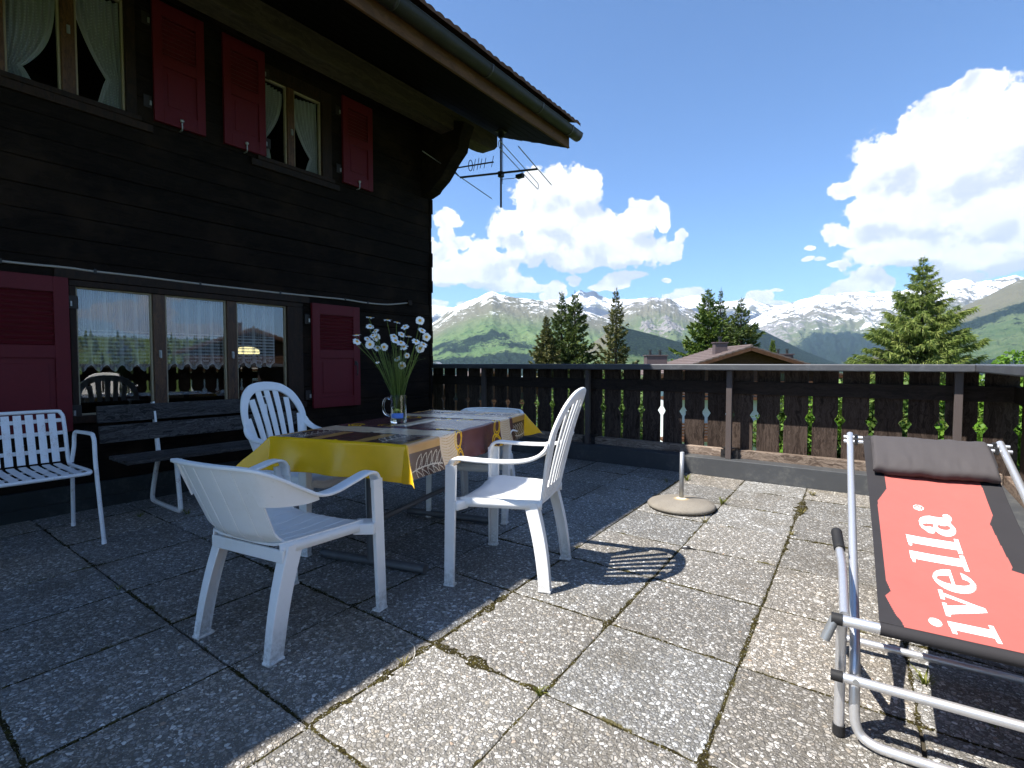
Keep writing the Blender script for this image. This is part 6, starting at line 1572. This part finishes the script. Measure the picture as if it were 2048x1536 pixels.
# ------------------------------------------------------------------ neighbouring chalets
M_RT = mat_paint("brown_roof_tile", (.120, .090, .082), .75, .25, .3, 0, (.155, .122, .112), .5, 3)
M_PLAST = mat_paint("pale_plaster", (.62, .66, .64), .85, .1); M_CHB = mat_wood("brown_cladding", (.050, .022, .012), (.13, .060, .030), 'x', .7, .5, False); M_CHD = mat_paint("chimney_sheet", (.085, .062, .062), .6, .3)
def chalet_far(name, label, ridge_near, ridge_far, half, pitch_, zeave_drop, ground, chimneys, balcony=True):
    a, c = np.array(ridge_near, float), np.array(ridge_far, float); d = c - a; L = np.linalg.norm(d[:2]); d2 = d[:2] / L; ang = math.atan2(-d2[0], d2[1])
    root = thing(name, label, "house", (a[0], a[1], ground), ang); zr = a[2] - ground; ze = zr - half * pitch_; inset = .9
    b = MB()
    for s in (-1, 1):
        n = int(half / .36); rows = []
        for k in range(n):
            x0, x1 = s * half * k / n, s * half * (k + 1) / n; z0, z1 = zr - abs(x0) * pitch_, zr - abs(x1) * pitch_
            b.add([(x0, -.05, z0 + .03), (x1, -.05, z1 + .075), (x1, L, z1 + .075), (x0, L, z0 + .03), (x1, -.05, z1 - .01), (x1, L, z1 - .01), (x0, -.05, z0 - .05), (x0, L, z0 - .05)], [(0, 1, 2, 3), (1, 4, 5, 2), (0, 6, 4, 1), (6, 7, 5, 4), (3, 2, 5, 7)])
    b.tube([(0, -.06, zr + .04), (0, L, zr + .04)], .09, 8)
    b.build("roof", M_RT, root)
    b = MB()
    for s in (-1, 1): b.bar((0, -.02, zr - .14), (s * half, -.02, ze - .13), .06, .20, (0, 0, 1)); b.bar((0, .6, zr - .12), (s * half * .98, .6, ze - .10), .12, .14, (0, 0, 1))
    b.build("barge_board", M_CHB, root)
    hw = half - inset
    b = MB(); zt = zr - .15; y0, y1 = 1.1, L - .5
    def gable(bm, w, ztop, zbot, y0, y1):
        prof = [(-w, zbot), (w, zbot), (w, ztop - w * pitch_), (0, ztop), (-w, ztop - w * pitch_)]; n = 5
        bm.add([(x, y0, z) for x, z in prof] + [(x, y1, z) for x, z in prof], [tuple(range(4, -1, -1)), tuple(range(5, 10))] + [(k, (k + 1) % n, (k + 1) % n + n, k + n) for k in range(n)])
    gable(b, hw, zt, zr - half * pitch_ - .9, y0, y1); b.build("gable_cladding", M_CHB, root)
    b = MB(); b.box(-hw + .02, hw - .02, y0 + .02, y1 - .02, 0, zr - half * pitch_ - .91); b.build("wall", M_PLAST, root)
    if balcony:
        for zb_ in (zr - 3.0, zr - 5.5):
            if zb_ < .5: continue
            b = MB(); b.box(-hw - .3, hw + .3, .1, 1.09, zb_ - .16, zb_)
            for k in range(5): b.box(-hw - .3, hw + .3, .1, .14, zb_ + .10 + .18 * k, zb_ + .24 + .18 * k)
            b.build("balcony", M_CHB, root)
        for x in (-hw * .62, -hw * .1, hw * .45):
            for zb_ in (zr - 2.6, zr - 5.0):
                if zb_ < .6: continue
                b = MB(); b.box(x - .5, x + .5, y0 - .04, y0 - .004, zb_ - .2, zb_ + 1.1); w_ = b.build("window", M_CHB, root)
                b = MB(); b.box(x - .42, x + .42, y0 - .06, y0 - .042, zb_ - .1, zb_ + 1.0); b.build("pane", M_DKGL, w_)
    for (x, y, w, h, pots) in chimneys:
        zb_ = zr - abs(x) * pitch_; b = MB(); b.box(x - w / 2, x + w / 2, y - w * .35, y + w * .35, zb_ - .8, zb_ + h); b.box(x - w / 2 - .06, x + w / 2 + .06, y - w * .35 - .06, y + w * .35 + .06, zb_ + h, zb_ + h + .07)
        ch = b.build("chimney", M_CHD, root, bevel=.01)
        for px_ in pots:
            b = MB(); b.tube([(x + px_, y, zb_ + h + .07), (x + px_, y, zb_ + h + .33)], .085, 10); b.tube([(x + px_, y, zb_ + h + .36), (x + px_, y, zb_ + h + .42)], .13, 10); b.build("chimney_pot", M_DARKM, ch)
    return root
M_DKGL = mat_paint("dark_far_glass", (.03, .035, .04), .08, .1, .6)
zA = EYE + 34 / FPX * 30
chalet_far("brown_chalet", "neighbouring chalet with a brown tiled gable roof and chimneys just above the railing", at_depth(1502, 727, 30) * [1, 1, 0] + [0, 0, zA], at_depth(1418, 727, 37.5) * [1, 1, 0] + [0, 0, zA], 5.6, .315, 0, float(ground_z(30)) - .4,
           [(-1.15, 1.9, .75, .62, (0,)), (-4.6, 4.2, 1.35, .95, (-.35, .3)), (4.3, 5.5, 1.1, .95, (-.3, .3))])
zB = EYE - 12 / FPX * 34
chalet_far("white_chalet", "white-walled house glimpsed only through the gaps in the dark end of the railing", at_depth(985, 727, 34) * [1, 1, 0] + [0, 0, zB], at_depth(960, 727, 44) * [1, 1, 0] + [0, 0, zB], 5.2, .32, 0, float(ground_z(34)) - .4, [])
p = at_depth(868, 727, 60); sh = thing("barn_roof", "small pale barn roof peeping over the railing beside the log corner", "barn", (p[0], p[1], float(ground_z(60))), YAW)
b = MB(); zt = EYE + 3.5 / FPX * 60 - float(ground_z(60)); b.box(-1.4, .75, -1, 2, 0, zt - .55); b.build("wall", M_PLAST, sh)
b = MB(); b.add([(-1.7, -1.2, zt - .05), (.35, -1.2, zt), (.95, -1.2, zt - .5), (-1.7, 2.2, zt - .05), (.35, 2.2, zt), (.95, 2.2, zt - .5), (-1.7, -1.2, zt - .2), (.35, -1.2, zt - .15), (.95, -1.2, zt - .65)], [(0, 1, 4, 3), (1, 2, 5, 4), (0, 6, 7, 1), (1, 7, 8, 2)]); b.build("roof", M_IRON, sh)
# chalet across the lane, seen only mirrored in the window
d_ = ray(508, 656); d_ = np.array([-d_[0], d_[1], d_[2]]) / math.hypot(d_[0], d_[1]); e_ = np.array([2 * WX, 0, EYE])
chalet_far("brown_chalet", "brown-roofed chalet visible only as a reflection in the big window", e_ + d_ * 42, e_ + d_ * np.array([1, 1, 0]) * 52 + [0, 0, d_[2] * 42], 5.0, .36, 0, -6.0, [(1.2, 3, .8, .9, (0,))])
# wood on the far side hill (mirrored in the panes)
rs = np.random.RandomState(8); C, D, Lw = [], [], []
Vt, Ft = [], []
for k in range(900):
    x = rs.uniform(150, 420); y = rs.uniform(-60, 420)
    if y > x * 1.05: continue
    w = np.dot([x, y, 0], FH); rel = x - 40; s_ = np.clip((rel - 120) / 280, 0, 1) * np.clip((900 - w) / 500, 0, 1) * np.clip((rel - w * .9 + 60) / 120, 0, 1)
    gz = float(ground_z(np.array(w))) + s_ * 22 - 3; h = rs.uniform(6, 11); r = h * .2; o = len(Vt)
    for i in range(4):
        zb_, rr = gz + h * (.1 + .22 * i), r * (1 - .22 * i)
        o = len(Vt); nseg = 9
        for q in range(nseg): a = 6.283 * q / nseg + i; j = rs.uniform(.6, 1.15); Vt.append((x + math.cos(a) * rr * j, y + math.sin(a) * rr * j, zb_ - rs.uniform(0, .12) * h))
        Vt.append((x, y, gz + h * min(1, .42 + .22 * i)))
        for q in range(nseg): Ft.append((o + q, o + (q + 1) % nseg, o + nseg))
wood = np_mesh("woods", Vt, Ft, M_SPR, None, False); tag(wood, kind='stuff')

# ------------------------------------------------------------------ valley air
if HAZE > 0:
    mhz = bpy.data.materials.new("valley_air"); mhz.use_nodes = True; nt = mhz.node_tree; nt.nodes.remove(nt.nodes['Principled BSDF'])
    pv = nt.nodes.new('ShaderNodeVolumePrincipled'); pv.inputs['Color'].default_value = (.48, .70, 1.0, 1); pv.inputs['Density'].default_value = HAZE; pv.inputs['Anisotropy'].default_value = .1
    nt.links.new(pv.outputs[0], nt.nodes['Material Output'].inputs['Volume'])
    b = MB(); b.box(-31000, 31000, -9000, 32000, -800, 2300); o = b.build("haze", mhz); tag(o, kind='stuff')
